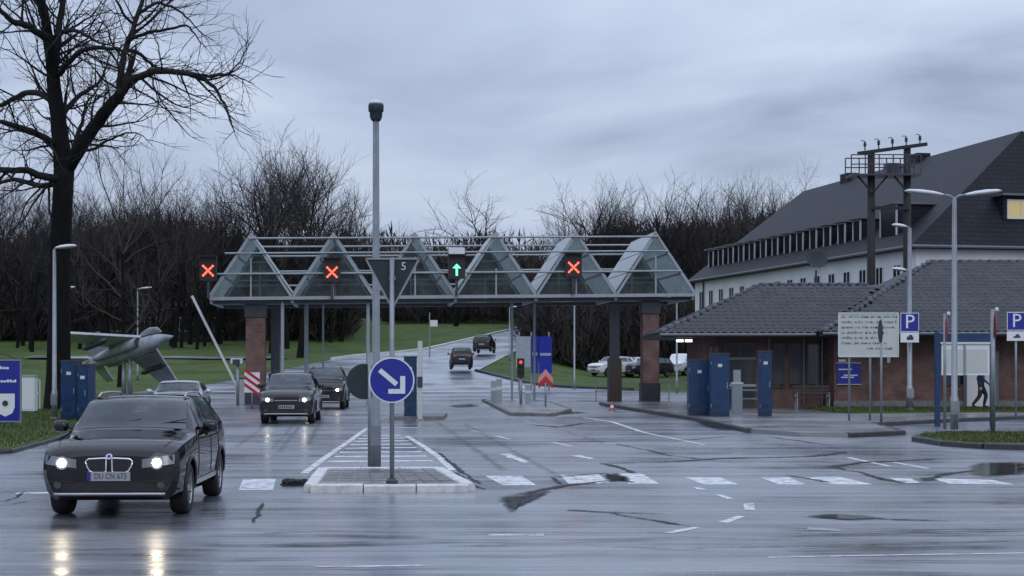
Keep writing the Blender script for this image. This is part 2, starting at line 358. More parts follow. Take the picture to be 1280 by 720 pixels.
M['paintdark'] = mat('anthracite car paint', (0.008, 0.008, 0.011), 0.5, spec=0.1, coat=0.8)
M['paintwhite'] = mat('white car paint', (0.70, 0.72, 0.74), 0.25, coat=0.8)
M['paintsilver'] = mat('silver car paint', (0.40, 0.42, 0.44), 0.3, metal=0.5, coat=0.8)
M['plate'] = mat('licence plate', (0.30, 0.31, 0.33), 0.4)
M['jet'] = mat('jet grey paint', (0.30, 0.32, 0.36), 0.5, var=0.45, vscale=1.1)
M['jetwing_lit'] = mat('jet wing lit grey', (0.46, 0.48, 0.53), 0.5, var=0.2, vscale=1.5)  # wings paler than the fuselage: light on their tops put into the colour
M['jetdark'] = mat('jet dark paint', (0.035, 0.04, 0.05), 0.4)
M['orange'] = mat('traffic orange', (0.40, 0.10, 0.08), 0.5)
M['pinkred'] = mat('faded red reflector', (0.62, 0.26, 0.24), 0.4)
M['board'] = mat('notice board', (0.50, 0.53, 0.50), 0.5, var=0.06, vscale=1)
M['ink'] = mat('sign lettering', (0.03, 0.035, 0.035), 0.6)
M['cloth'] = mat('dark cloth', (0.022, 0.022, 0.028), 0.9, var=0.3, vscale=8)
M['skin'] = mat('skin', (0.42, 0.24, 0.17), 0.6)
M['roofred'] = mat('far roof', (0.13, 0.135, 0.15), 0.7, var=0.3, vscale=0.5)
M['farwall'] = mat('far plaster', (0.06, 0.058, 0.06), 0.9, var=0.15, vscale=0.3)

# ------------------------------------------------------------------ mesh helpers
class MB:
    def __init__(s): s.v = []; s.f = []
    def add(s, vs, fs):
        n = len(s.v); s.v += [tuple(p) for p in vs]; s.f += [tuple(i + n for i in q) for q in fs]; return s
    def box(s, x0, x1, y0, y1, z0, z1, mtx=None):
        vs = [Vector((x, y, z)) for z in (z0, z1) for y in (y0, y1) for x in (x0, x1)]
        if mtx: vs = [mtx @ p for p in vs]
        return s.add(vs, [(0, 2, 3, 1), (4, 5, 7, 6), (0, 1, 5, 4), (2, 6, 7, 3), (0, 4, 6, 2), (1, 3, 7, 5)])
    def bar(s, a, b, w, h=None, up=(0, 0, 1)):
        a = Vector(a); b = Vector(b); d = (b - a).normalized(); h = h or w
        u = Vector(up)
        if abs(d.dot(u)) > 0.98: u = Vector((0, 1, 0))
        x = d.cross(u).normalized(); y = x.cross(d).normalized()
        vs = []
        for p in (a, b):
            for sx, sy in ((-1, -1), (1, -1), (1, 1), (-1, 1)): vs.append(p + x * sx * w / 2 + y * sy * h / 2)
        return s.add(vs, [(0, 1, 2, 3), (7, 6, 5, 4), (0, 4, 5, 1), (1, 5, 6, 2), (2, 6, 7, 3), (3, 7, 4, 0)])
    def tube(s, pts, rs, n=8, cap=True):
        pts = [Vector(p) for p in pts]
        if not hasattr(rs, '__len__'): rs = [rs] * len(pts)
        base = len(s.v); ref = None
        for i, p in enumerate(pts):
            d = (pts[min(i + 1, len(pts) - 1)] - pts[max(i - 1, 0)])
            d = d.normalized() if d.length > 1e-9 else Vector((0, 0, 1))
            if ref is None:
                ref = Vector((1, 0, 0)) if abs(d.x) < 0.8 else Vector((0, 1, 0))
            x = (ref - d * ref.dot(d)).normalized(); ref = x; y = d.cross(x)
            for k in range(n):
                a = 2 * PI * k / n
                q = p + (x * math.cos(a) + y * math.sin(a)) * rs[i]
                s.v.append((q.x, q.y, q.z))
        for i in range(len(pts) - 1):
            for k in range(n):
                a = base + i * n + k; b = base + i * n + (k + 1) % n
                s.f.append((a, b, b + n, a + n))
        if cap:
            s.f.append(tuple(base + k for k in range(n - 1, -1, -1)))
            e = base + (len(pts) - 1) * n
            s.f.append(tuple(e + k for k in range(n)))
        return s
    def lathe(s, prof, n=24, mtx=None, cap=True):
        base = len(s.v)
        for r, z in prof:
            for k in range(n):
                a = 2 * PI * k / n; q = Vector((r * math.cos(a), r * math.sin(a), z))
                if mtx: q = mtx @ q
                s.v.append(tuple(q))
        for i in range(len(prof) - 1):
            for k in range(n):
                a = base + i * n + k; b = base + i * n + (k + 1) % n
                s.f.append((a, b, b + n, a + n))
        if cap:
            s.f.append(tuple(base + k for k in range(n - 1, -1, -1)))
            e = base + (len(prof) - 1) * n; s.f.append(tuple(e + k for k in range(n)))
        return s
    def prism(s, poly, a, b):
        """poly: points (Vector) of one face; extruded from offset a to offset b (vectors)."""
        n = len(poly); a = Vector(a); b = Vector(b)
        vs = [Vector(p) + a for p in poly] + [Vector(p) + b for p in poly]
        fs = [tuple(range(n - 1, -1, -1)), tuple(range(n, 2 * n))]
        fs += [(i, (i + 1) % n, (i + 1) % n + n, i + n) for i in range(n)]
        return s.add(vs, fs)
    def mesh(s, name, smooth=False):
        m = bpy.data.meshes.new(name); m.from_pydata(s.v, [], s.f)
        if smooth: m.polygons.foreach_set('use_smooth', [True] * len(m.polygons))
        m.update(); return m
    def build(s, name, material, parent=None, smooth=False, fixn=True, loc=None):
        m = s.mesh(name, smooth)
        if fixn and len(m.polygons) < 30000:
            bm = bmesh.new(); bm.from_mesh(m); bmesh.ops.recalc_face_normals(bm, faces=bm.faces[:]); bm.to_mesh(m); bm.free()
        return obj(name, m, material, parent, loc)

def obj(name, mesh, material, parent=None, loc=None):
    o = bpy.data.objects.new(name, mesh); COL.objects.link(o)
    if material is not None and not mesh.materials:
        mesh.materials.append(M[material] if isinstance(material, str) else material)
    if parent is not None: o.parent = parent
    if loc is not None: o.location = loc
    return o
def tag(o, label, cat, group=None):
    o['label'] = label; o['category'] = cat
    if group: o['group'] = group
    return o
def thing(name, label, cat, loc=(0, 0, 0), rz=0.0, group=None):
    o = bpy.data.objects.new(name, None); COL.objects.link(o)
    o.location = loc; o.rotation_euler = (0, 0, rz)
    o.empty_display_size = 0.3
    return tag(o, label, cat, group)
def struct(o, kind='structure'):
    o['kind'] = kind; return o
def copy_tree(o, parent=None):
    c = o.copy(); COL.objects.link(c); c.parent = parent
    for ch in list(o.children): copy_tree(ch, c)
    return c
def smooth_by_angle(mesh, ang=40):
    bm = bmesh.new(); bm.from_mesh(mesh)
    for f in bm.faces: f.smooth = True
    for ed in bm.edges:
        if len(ed.link_faces) == 2 and ed.calc_face_angle(0) > R(ang): ed.smooth = False
    bm.to_mesh(mesh); bm.free()
def text_obj(name, s, size, material, parent, loc, rot=(PI / 2, 0, 0), depth=0.004, wscale=1.0):
    c = bpy.data.curves.new(name, 'FONT'); c.body = s; c.size = size; c.align_x = 'CENTER'; c.align_y = 'CENTER'; c.extrude = depth; c.resolution_u = 3
    t = bpy.data.objects.new('tmp', c); COL.objects.link(t)
    bpy.context.view_layer.update()
    m = bpy.data.meshes.new_from_object(t.evaluated_get(bpy.context.evaluated_depsgraph_get()))
    bpy.data.objects.remove(t)
    m.materials.clear()
    o = obj(name, m, material, parent, loc); o.rotation_euler = rot; o.scale = (wscale, 1, 1)
    return o
def ground_poly(pts, z):
    mb = MB(); mb.add([(p[0], p[1], z) for p in pts], [tuple(range(len(pts)))]); return mb

# ================================================================== GROUND
rng = random.Random(7)
def terrain():
    xs = [-400, -300, -220, -170] + [-140 + 7 * i for i in range(12)] + [-56 + 3.5 * i for i in range(33)] + [66, 76, 90, 110, 140, 180, 240, 300, 400]
    ys = [-60, -20, 20, 60, 90] + [98 + 4 * i for i in range(40)] + [260, 270, 285, 300, 330, 380, 450, 560, 700]
    mb = MB()
    for y in ys:
        for x in xs:
            j = 0.0 if y < 104 else rng.uniform(-0.12, 0.12) * min(1, (y - 104) / 30)
            mb.v.append((x, y, hill(x, y) - 0.03 + (j if abs(x + 5) > 22 else 0)))
    n = len(xs)
    for j in range(len(ys) - 1):
        for i in range(n - 1):
            a = j * n + i; mb.f.append((a, a + 1, a + 1 + n, a + n))
    return mb
struct(terrain().build('ground', 'grass', smooth=True, fixn=False))
struct(ground_poly([(-120, -40), (120, -40), (120, 101), (-120, 101)], 0.0).build('road', 'asphalt', fixn=False))

def interp(tab, y):
    for (a, xa), (b, xb) in zip(tab, tab[1:]):
        if y <= b: return xa + (xb - xa) * (y - a) / (b - a)
    return tab[-1][1]
LT = [(99, -24), (120, -21), (140, -17.5), (150, -15.7), (161, -9.2), (192, -3.84), (227, 2.3), (262, 12)]
RT = [(99, 14), (106, 8), (111, 2.8), (120, 0.0), (130, -2.9), (150, -0.8), (174, 1.9), (200, 5.0), (227, 10), (262, 21)]
mb = MB(); ys = [99 + 2 * i for i in range(82)]
for y in ys:
    l, r = interp(LT, y), interp(RT, y)
    for k in range(7):
        x = l + (r - l) * k / 6; mb.v.append((x, y, hill(x, y) + 0.03))
for j in range(len(ys) - 1):
    for k in range(6):
        a = j * 7 + k; mb.f.append((a, a + 1, a + 8, a + 7))
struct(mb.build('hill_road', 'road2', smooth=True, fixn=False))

def kerb_run(name, pts, z0, z1, w, material, stone=1.0, gap=0.012, label=None, drape=False):
    """row of single kerb stones along a polyline"""
    root = bpy.data.objects.new(name, None); COL.objects.link(root); root['kind'] = 'structure'
    if label: root['label'] = label
    for a, b in zip(pts, pts[1:]):
        a = Vector((a[0], a[1], 0)); b = Vector((b[0], b[1], 0)); L = (b - a).length
        n = max(1, round(L / stone))
        for i in range(n):
            p = a.lerp(b, i / n); q = a.lerp(b, (i + 1) / n); d = (q - p).normalized(); s = Vector((-d.y, d.x, 0))
            p = p + d * gap / 2; q = q - d * gap / 2
            dz = (hill(p.x, p.y), hill(q.x, q.y)) if drape else (0, 0)
            jz = rng.uniform(-0.006, 0.006); c = 0.02
            mb = MB(); vs = []
            for (e, h) in ((p, dz[0]), (q, dz[1])):
                for sx, z in ((0, z0), (0, z1 - c), (c, z1), (w - c, z1), (w, z1 - c), (w, z0)):
                    vs.append(e + s * (sx - w / 2) + Vector((0, 0, z + h + jz)))
            fs = [(0, 1, 2, 3, 4, 5), (11, 10, 9, 8, 7, 6)] + [(k, (k + 1) % 6, (k + 1) % 6 + 6, k + 6) for k in range(6)]
            mb.add(vs, fs).build('kerb_stone', material, root)
    return root

lk = [(interp(LT, y), y) for y in (146, 152, 158, 164, 172, 182, 192, 204, 216, 228, 244, 260)]
mbk = MB()
for a, b in zip(lk, lk[1:]):
    mbk.bar((a[0], a[1], hill(*a) + 0.10), (b[0], b[1], hill(*b) + 0.10), 0.3, 0.24)
struct(mbk.build('hill_kerb', 'kerbw'))
rk = [(interp(RT, y), y) for y in (106, 109, 112, 116, 120, 125, 130)]
mbk = MB()
for a, b in zip(rk, rk[1:]):
    mbk.bar((a[0], a[1], hill(*a) + 0.07), (b[0], b[1], hill(*b) + 0.07), 0.3, 0.26)
struct(mbk.build('verge_kerb', 'kerbd'))
# pale footpath crossing the lawn behind the queue
mb = MB(); ys2 = [(-45 + 3 * i) for i in range(9)]
for x in ys2:
    for y in (146.0 - (x + 20) * 0.05, 149.5 - (x + 20) * 0.05): mb.v.append((x, y, hill(x, y) + 0.14))
for i in range(len(ys2) - 1): mb.f.append((2 * i, 2 * i + 2, 2 * i + 3, 2 * i + 1))
struct(mb.build('footpath', 'paving', fixn=False))

# left lawn: raised sheet with a dark kerb
LAWN = [(-10.7, 34.0), (-11.3, 39.4), (-12.5, 47), (-14.3, 60), (-19.0, 82), (-23.5, 99)]
poly = LAWN + [(-118, 99), (-118, 24), (-40, 24), (-22, 27.5), (-13.5, 31)]
def slab(pts, z, material, name, zb=-0.02):
    mb = MB(); n = len(pts)
    mb.add([(p[0], p[1], z) for p in pts] + [(p[0], p[1], zb) for p in pts], [tuple(range(n))] + [(i, (i + 1) % n, (i + 1) % n + n, i + n) for i in range(n)])
    return struct(mb.build(name, material))
slab(poly, 0.10, 'grass', 'lawn')
kerb_run('lawn_kerb', [(-40, 24), (-22, 27.5), (-13.5, 31)] + LAWN[:], -0.02, 0.085, 0.16, 'kerbd', 1.0)

# right pavement in front of the guard house
def Gp(u, v, z=0.12): p = G(u, v, z); return (p.x, p.y)
PAVE = [Gp(760, 505), Gp(800, 511), Gp(870, 521.5), Gp(937, 535.5), Gp(1000, 540), Gp(1060, 541), Gp(1128, 538), Gp(1092, 528), Gp(1180, 523.5), Gp(1280, 519.5), (22, 58), (40, 58)]
slab(PAVE + [(40, 75), (5.6, 75), (4.0, 72)], 0.11, 'paving', 'pavement')
kerb_run('pavement_kerb', [(4.0, 72)] + PAVE[:4], -0.02, 0.13, 0.17, 'kerbd', 1.0)
kerb_run('driveway_kerb', PAVE[5:], -0.02, 0.125, 0.17, 'kerbd', 1.0)
slab([(11.6, 57.6), (12.0, 56.6), (19, 58.6), (40, 59.4), (40, 62.9), (11.6, 62.9)], 0.155, 'grass', 'wall_verge')
ISL = [Gp(1143, 545.5), Gp(1180, 551), Gp(1230, 554.5), Gp(1300, 556), Gp(1420, 556), (21, 40), (19.5, 43.5), Gp(1280, 540), Gp(1195, 539), Gp(1155, 541.5)]
slab(ISL, 0.115, 'grass', 'grass_island')
kerb_run('grass_island_kerb', ISL + ISL[:1], -0.02, 0.125, 0.14, 'kerbd', 0.8)

# grass blades (nobody could count them)
def inside(p, poly):
    c = False; n = len(poly)
    for i in range(n):
        a, b = poly[i], poly[(i + 1) % n]
        if (a[1] > p[1]) != (b[1] > p[1]) and p[0] < (b[0] - a[0]) * (p[1] - a[1]) / (b[1] - a[1]) + a[0]: c = not c
    return c
def blades(poly, box, n, z, h0, h1, w, name, label):
    mb = MB(); k = 0; q = random.Random(hash(name) % 1000 if False else len(name))
    while k < n:
        x = q.uniform(box[0], box[1]); y = q.uniform(box[2], box[3])
        if not inside((x, y), poly): continue
        h = q.uniform(h0, h1); a = q.uniform(0, PI); dx, dy = math.cos(a) * w, math.sin(a) * w
        lx, ly = q.uniform(-.6, .6) * h, q.uniform(-.6, .6) * h
        mb.add([(x - dx, y - dy, z), (x + dx, y + dy, z), (x + lx, y + ly, z + h)], [(0, 1, 2)]); k += 1
    o = mb.build(name, 'blade', fixn=False); o['kind'] = 'stuff'; o['label'] = label; return o
blades(poly, (-26, -10.5, 30, 62), 36000, 0.10, 0.04, 0.11, 0.012, 'lawn_grass', 'short wet grass on the lawn at the left')
blades(ISL, (10, 20, 36, 46), 9000, 0.11, 0.03, 0.10, 0.012, 'island_grass', 'short rough grass on the small kerbed island at right')
blades([(11.6, 57.6), (12.0, 56.6), (19, 58.6), (40, 59.4), (40, 62.4), (11.6, 62.4)], (11.6, 24, 56.6, 62.4), 9000, 0.155, 0.04, 0.12, 0.015, 'verge_grass', 'grass strip along the foot of the brick wall')

# ------------------------------------------------------------------ central traffic island
IZ = 0.11
isl = [Gp(388, 606, IZ), Gp(586, 605, IZ), Gp(548, 584, IZ), Gp(404, 584, IZ)]
slab([(isl[0][0] + .1, isl[0][1] + .1), (isl[1][0] - .1, isl[1][1] + .1), (isl[2][0] - .1, isl[2][1] - .1), (isl[3][0] + .1, isl[3][1] - .1)], 0.095, 'paving', 'traffic_island')
kerb_run('traffic_island_kerb', [isl[3], isl[0], isl[1], isl[2], isl[3]], -0.02, 0.115, 0.20, 'kerbw', 0.8, 0.02)
# small paving slabs on the island are set as single pieces
ip = bpy.data.objects.new('island_paving', None); COL.objects.link(ip); ip['kind'] = 'structure'
for r_ in range(6):
    t0, t1 = r_ / 6 + 0.012, (r_ + 1) / 6 - 0.012
    for c_ in range(8):
        s0, s1 = c_ / 8 + 0.008, (c_ + 1) / 8 - 0.008
        def bi(s, t):
            a = Vector(isl[0]).lerp(Vector(isl[1]), s); b = Vector(isl[3]).lerp(Vector(isl[2]), s)
            q = a.lerp(b, t); ce = (Vector(isl[0]) + Vector(isl[1]) + Vector(isl[2]) + Vector(isl[3])) / 4
            q = ce + (q - ce) * 0.90; return q
        z1 = 0.105 + rng.uniform(0, 0.005)
        MB().prism([(*bi(s0, t0), 0), (*bi(s1, t0), 0), (*bi(s1, t1), 0), (*bi(s0, t1), 0)], (0, 0, 0.09), (0, 0, z1)).build('paving_slab', 'kerb' if (r_ in (1, 2, 3)) else 'paving', ip)

# ------------------------------------------------------------------ paint and seams
def flat(name, px, material, z=0.004, label=None):
    o = ground_poly([(G(u, v).x, G(u, v).y) for u, v in px], z).build(name, material, fixn=False)
    struct(o)
    if label: o['label'] = label
    return o
def wet_attr(o, vals):
    at = o.data.attributes.new('wet', 'FLOAT', 'POINT'); at.data.foreach_set('value', vals)
def stripe(name, px, w, material, z=0.004, wob=0.0, core=0.55):
    pts = [Vector((G(u, v).x, G(u, v).y, 0)) for u, v in px]
    fine = []
    for a, b in zip(pts, pts[1:]):
        n = max(1, int((b - a).length / 0.35)) if wob else 1
        for i in range(n): fine.append(a.lerp(b, i / n))
    fine.append(pts[-1])
    mb = MB(); vals = []
    for i, p in enumerate(fine):
        d = (fine[min(i + 1, len(fine) - 1)] - fine[max(i - 1, 0)]).normalized(); s = Vector((-d.y, d.x, 0))
        j = rng.uniform(-wob, wob); w2 = w * (1 + rng.uniform(-0.5, 0.9) * (1 if wob else 0)) * (1.5 if wob else 1)
        mb.v += [tuple(p + s * (j + k * w2 / 2) + Vector((0, 0, z))) for k in (-1, 0, 1)]
        vals += [0.0, core * (0.5 if i in (0, len(fine) - 1) else 1), 0.0]
    for i in range(len(fine) - 1): mb.f += [(3 * i, 3 * i + 1, 3 * i + 4, 3 * i + 3), (3 * i + 1, 3 * i + 2, 3 * i + 5, 3 * i + 4)]
    o = struct(mb.build(name, material, fixn=False))
    if wob: wet_attr(o, vals)
    return o
for q in ([(304, 599), (345, 599), (341, 613), (298, 613)], [(606, 595), (652, 595), (671, 607), (629, 607)], [(700, 594), (748, 593), (763, 604), (712, 606)],
          [(770, 592), (802, 592), (824, 605), (786, 605)], [(856, 597), (900, 597), (924, 606), (880, 606)], [(950, 597), (986, 597), (1008, 606), (974, 606)],
          [(1006, 597), (1048, 596), (1092, 606), (1042, 606)], [(1112, 598), (1138, 598), (1150, 604), (1128, 604)], [(1164, 598), (1240, 600), (1268, 606), (1186, 605)]):
    flat('wait_line_marking', q, 'paint')
for q in ([(893, 618), (904, 619), (918, 624), (908, 624)], [(929, 630), (942, 629), (944, 638), (931, 638)], [(897, 653), (922, 645), (931, 646), (910, 654)],
          [(830, 666), (866, 659), (876, 660), (840, 667)], [(865, 609), (878, 610), (884, 613), (872, 612)],
          [(1050, 661), (1010, 660), (1008, 663), (1050, 664)], [(612, 667), (680, 667), (680, 670), (610, 670)]):
    flat('guide_dash_marking', q, 'paint')
# straight arrow far up the lane
flat('lane_arrow_marking', [(623, 568), (638, 567), (640, 569), (650, 572), (662, 578), (655, 579), (640, 573), (632, 572), (634, 570)], 'paint')
flat('lane_arrow_marking', [(712, 570), (726, 569), (732, 571), (744, 573), (738, 574), (726, 572)], 'paint')
stripe('edge_line_marking', [(730, 522), (764, 527), (806, 541)], 0.14, 'paint')
stripe('edge_line_marking', [(806, 541), (880, 556)], 0.12, 'paint')
stripe('lane_line_marking', [(620, 545), (636, 549)], 0.12, 'paint')
stripe('lane_line_marking', [(590, 538), (600, 540.5)], 0.12, 'paint')
stripe('bay_line_marking', [(1060, 572), (1112, 583)], 0.12, 'paint')
stripe('bay_line_marking', [(1118, 578), (1160, 586)], 0.12, 'paint')
stripe('bay_line_marking', [(690, 553), (716, 558)], 0.12, 'paint')
stripe('road_line_marking', [(960, 697), (1120, 694), (1320, 691)], 0.07, 'paint')
stripe('road_line_marking', [(395, 709), (470, 708), (530, 707)], 0.08, 'paint')
stripe('road_line_marking', [(20, 617), (62, 616)], 0.28, 'paint')
# hatched nose of the island
stripe('hatch_border_marking', [(380, 592), (408, 571), (436, 552), (458, 536)], 0.14, 'paint')
stripe('hatch_border_marking', [(566, 588), (548, 571), (528, 557), (508, 545)], 0.14, 'paint')
stripe('hatch_border_marking', [(458, 534.5), (522, 534.5)], 0.3, 'paint')
for v in (577, 571, 565.5, 560.5, 556, 552, 548.5, 545):
    t = (592 - v) / 56.0
    ul = 384 + (458 - 384) * t; ur = 566 - (566 - 505) * min(1, t * 1.15)
    stripe('hatch_bar_marking', [(ul + 6, v), (ur - 6, v - 0.8)], 0.42, 'paint')
# tar seams and repairs
for px, w in (([(690, 597), (724, 594), (757, 592), (790, 604)], 0.13), ([(640, 619), (668, 615), (700, 608), (745, 603), (792, 599)], 0.22), ([(690, 597), (700, 606)], 0.10),
              ([(700, 637), (760, 641), (810, 650), (872, 659)], 0.11), ([(705, 638), (770, 641), (830, 643)], 0.09),
              ([(748, 579), (830, 578), (905, 573), (1012, 571), (1060, 565)], 0.24), ([(750, 579), (772, 584), (793, 592)], 0.16),
              ([(1032, 585), (1080, 578), (1130, 576), (1178, 574)], 0.22), ([(1036, 584), (1072, 590), (1104, 599), (1130, 604)], 0.13), ([(978, 593), (1008, 598), (1040, 604)], 0.10),
              ([(1152, 602), (1185, 592), (1236, 587), (1290, 590)], 0.18), ([(840, 552), (905, 546), (960, 546), (1040, 557)], 0.10),
              ([(0, 628), (20, 622), (36, 613)], 0.07), ([(0, 633), (30, 628), (50, 624)], 0.06), ([(330, 628), (322, 645), (315, 655)], 0.06),
              ([(566, 590), (585, 601), (604, 612)], 0.10), ([(548, 566), (572, 586), (600, 606)], 0.08), ([(660, 531), (700, 534), (730, 529)], 0.25),
              ([(905, 577), (840, 570), (800, 561), (770, 555)], 0.07), ([(0, 555), (60, 549), (120, 536)], 0.10),
              ([(985, 646), (1050, 646), (1120, 650), (1200, 651)], 0.09), ([(300, 668), (420, 664), (560, 668)], 0.03), ([(850, 686), (1000, 683), (1290, 676)], 0.035),
              ([(560, 683), (720, 681), (900, 690)], 0.03), ([(0, 690), (180, 686), (330, 690)], 0.03), ([(700, 676), (860, 672), (1010, 676)], 0.025), ([(950, 671), (1100, 668), (1290, 664)], 0.03)):
    stripe('tar_seam', px, w, 'tar', 0.008, 0.03 if w > 0.05 else 0.012)
def blob(name, px, material, z):
    pts = [Vector((G(u, v).x, G(u, v).y)) for u, v in px]; n = len(pts); out = []
    for i in range(n):
        p0, p1, p2, p3 = pts[i - 1], pts[i], pts[(i + 1) % n], pts[(i + 2) % n]
        for k in range(6):
            t = k / 6; out.append(0.5 * ((2 * p1) + (p2 - p0) * t + (2 * p0 - 5 * p1 + 4 * p2 - p3) * t * t + (3 * p1 - p0 - 3 * p2 + p3) * t ** 3) + Vector((rng.uniform(-.03, .03), rng.uniform(-.05, .05))))
    ce = sum(out, Vector((0, 0))) / len(out); n = len(out); mb = MB(); vals = []
    for k, wv in ((1.12, 0.0), (.85, .32), (.5, .6)):
        for p in out: q_ = ce + (p - ce) * k; mb.v.append((q_.x, q_.y, z)); vals.append(wv)
    mb.v.append((ce.x, ce.y, z)); vals.append(.7)
    for r_ in range(2):
        for k in range(n): a_ = r_ * n + k; b_ = r_ * n + (k + 1) % n; mb.f.append((a_, b_, b_ + n, a_ + n))
    for k in range(n): mb.f.append((2 * n + k, 2 * n + (k + 1) % n, 3 * n))
    o = struct(mb.build(name, material, fixn=False)); wet_attr(o, vals); return o
blob('puddle', [(622, 622), (650, 618), (690, 612), (676, 624), (652, 634), (640, 642), (628, 636)], 'pool', 0.012)
blob('puddle', [(752, 594), (775, 592), (790, 601), (772, 603), (756, 600)], 'pool', 0.012)
blob('puddle', [(1212, 581), (1240, 577), (1290, 578), (1290, 592), (1240, 598), (1206, 594)], 'pool', 0.012)
blob('puddle', [(1000, 646), (1050, 643), (1110, 648), (1060, 651)], 'pool', 0.012)
blob('puddle', [(870, 521.5), (905, 528), (930, 537), (900, 539), (872, 531)], 'pool', 0.012)
blob('puddle', [(640, 516), (690, 513), (735, 516), (700, 519)], 'pool', 0.012)
blob('puddle', [(560, 507), (590, 505), (600, 508), (572, 510)], 'pool', 0.012)

tq_ = random.Random(31)
for k in range(26):      # wet wheel tracks along the cross street
    v = 648 + 76 * tq_.random() ** .8; u = tq_.uniform(-40, 1250); w_ = tq_.uniform(120, 420)
    stripe('wheel_track', [(u, v), (u + w_ * .5, v + tq_.uniform(-2, 2)), (u + w_, v + tq_.uniform(-4, 3))], tq_.uniform(.05, .22), 'film', 0.0125 + k * 0.0003, 0.015)
for k in range(7):      # and down the gate lanes
    u = tq_.choice((300, 345, 395, 640, 690, 760, 820)) + tq_.uniform(-12, 12); v = tq_.uniform(545, 600); t0 = (v - 500) / (v - 452)
    stripe('wheel_track', [(u, v), (u + (440 - u) * .25, v - (v - 452) * .25), (u + (440 - u) * .45, v - (v - 452) * .45)], tq_.uniform(.12, .3), 'film', 0.0205 + k * 0.0003, 0.03, .36)
# ================================================================== GUARD HOUSE (brick, hipped tile roof)
gh = thing('guard_house', 'low red brick guard house with dark hipped tile roof at right', 'guard house', (0, 0, 0))
WX0, WX1, WY = 12.6, 31.0, 62.6
def wall(x0, x1, y0, y1, z0, z1, name='wall', material='brick'):
    return MB().box(x0, x1, y0, y1, z0, z1).build(name, material, gh)
wall(WX0, WX1, WY, 73.0, 0, 3.12)
wall(7.65, WX0 - 0.003, 63.9, 70.0, 0, 3.10)
MB().box(WX0 - .02, WX1, WY - .03, WY, 0.1, 0.42).build('plinth', 'kerb', gh)
EZ1, EZ0 = 3.08, 3.06
def roof_solid(name, pts_eave, ridge, th, material):
    """eave rectangle (4 pts ccw from front-left) and ridge (2 pts): hipped roof body"""
    mb = MB(); e = [Vector(p) for p in pts_eave]; r = [Vector(p) for p in ridge]
    lo = [p - Vector((0, 0, th)) for p in e]
    mb.add(e + r + lo, [(0, 1, 5, 4), (1, 2, 5), (2, 3, 4, 5), (3, 0, 4), (0, 6, 7, 1), (1, 7, 8, 2), (2, 8, 9, 3), (3, 9, 6, 0), (6, 9, 8, 7)])
    return mb.build(name, material, gh)
A0 = [(11.9, 61.0, EZ1), (32, 61.0, EZ1), (32, 74.4, EZ1), (11.9, 74.4, EZ1)]; AR = [(17.7, 67.7, 6.15), (32, 67.7, 6.15)]
B0 = [(5.8, 62.2, EZ0), (14.5, 62.2, EZ0), (14.5, 71.0, EZ0), (5.8, 71.0, EZ0)]; BR = [(10.3, 66.6, 5.12), (18, 66.6, 5.12)]
roofA = roof_solid('roof', A0, AR, 0.16, 'fascia')
roofB = roof_solid('roof', B0, BR, 0.16, 'fascia')
for pl in (A0, B0):
    MB().tube([(pl[0][0] - .06, pl[0][1] - .07, pl[0][2] - .06), (pl[1][0] if pl is A0 else 11.8, pl[0][1] - .07, pl[0][2] - .06)], 0.065, 8).build('gutter', 'gutter', gh)
# pantiles: one curved mesh shared by all; the nearest 300 are single pieces
def tile_mesh():
    mb = MB(); w, l = 0.300, 0.43; n = 6
    prof = [(i / n, 0.034 * math.sin(PI * min(1, i / n / 0.62)) if i / n < 0.62 else -0.012 * math.sin(PI * (i / n - .62) / .38)) for i in range(n + 1)]
    top = [(x * w - w / 2, 0, z + 0.045) for x, z in prof]; bk = [(x * w - w / 2, l, z + 0.012) for x, z in prof]; lip = [(x * w - w / 2, 0, z + 0.012) for x, z in prof]
    mb.add(top + bk + lip, [(i, i + 1, i + 2 + n, i + 1 + n) for i in range(n)] + [(i, i + 2 * n + 2, i + 2 * n + 3, i + 1) for i in range(n)])
    return mb
TM = tile_mesh(); tmesh = TM.mesh('roof_tile', True); tmesh.materials.append(M['tile'])
singles = []; bulk = {}
def tile_plane(roof, corners, visible):
    c = [Vector(p) for p in corners]; e = (c[1] - c[0]).normalized(); nrm = e.cross(c[-1] - c[0]).normalized()
    if nrm.z < 0: nrm = -nrm
    s = nrm.cross(e).normalized()
    if s.z < 0: s = -s
    pol = [((p - c[0]).dot(e), (p - c[0]).dot(s)) for p in c]
    bm = max(p[0] for p in pol); b0 = min(p[0] for p in pol); hm = max(p[1] for p in pol)
    right = s.cross(nrm)   # keep a right-handed frame
    j = 0
    while j * 0.34 < hm:
        i = 0
        while b0 + i * 0.296 < bm:
            x = b0 + 0.15 + i * 0.296; y = j * 0.34 + 0.0
            if inside((x, y + 0.12), pol):
                pos = c[0] + e * x + s * (y - 0.05) + nrm * 0.012 + nrm * rng.uniform(0, 0.006)
                m4 = Matrix((right, s, nrm)).transposed().to_4x4(); m4.translation = pos
                a = rng.uniform(-0.012, 0.012); m4 = m4 @ Matrix.Rotation(a, 4, 'Z')
                if visible and pos.x / pos.y < 0.325: singles.append((pos.y, roof, m4))
                else: bulk.setdefault(roof.name, (roof, MB()))[1].add([m4 @ Vector(v) for v in TM.v], TM.f)
            i += 1
        j += 1
tile_plane(roofA, [A0[0], A0[1], AR[1], AR[0]], True)
tile_plane(roofA, [A0[3], A0[0], AR[0]], False)
tile_plane(roofB, [B0[0], (12.0, 62.2, EZ0), (15.5, 66.6, 5.12), BR[0]], True)
tile_plane(roofB, [B0[3], B0[0], BR[0]], False)
singles.sort(key=lambda t: t[0]); cnt = {}
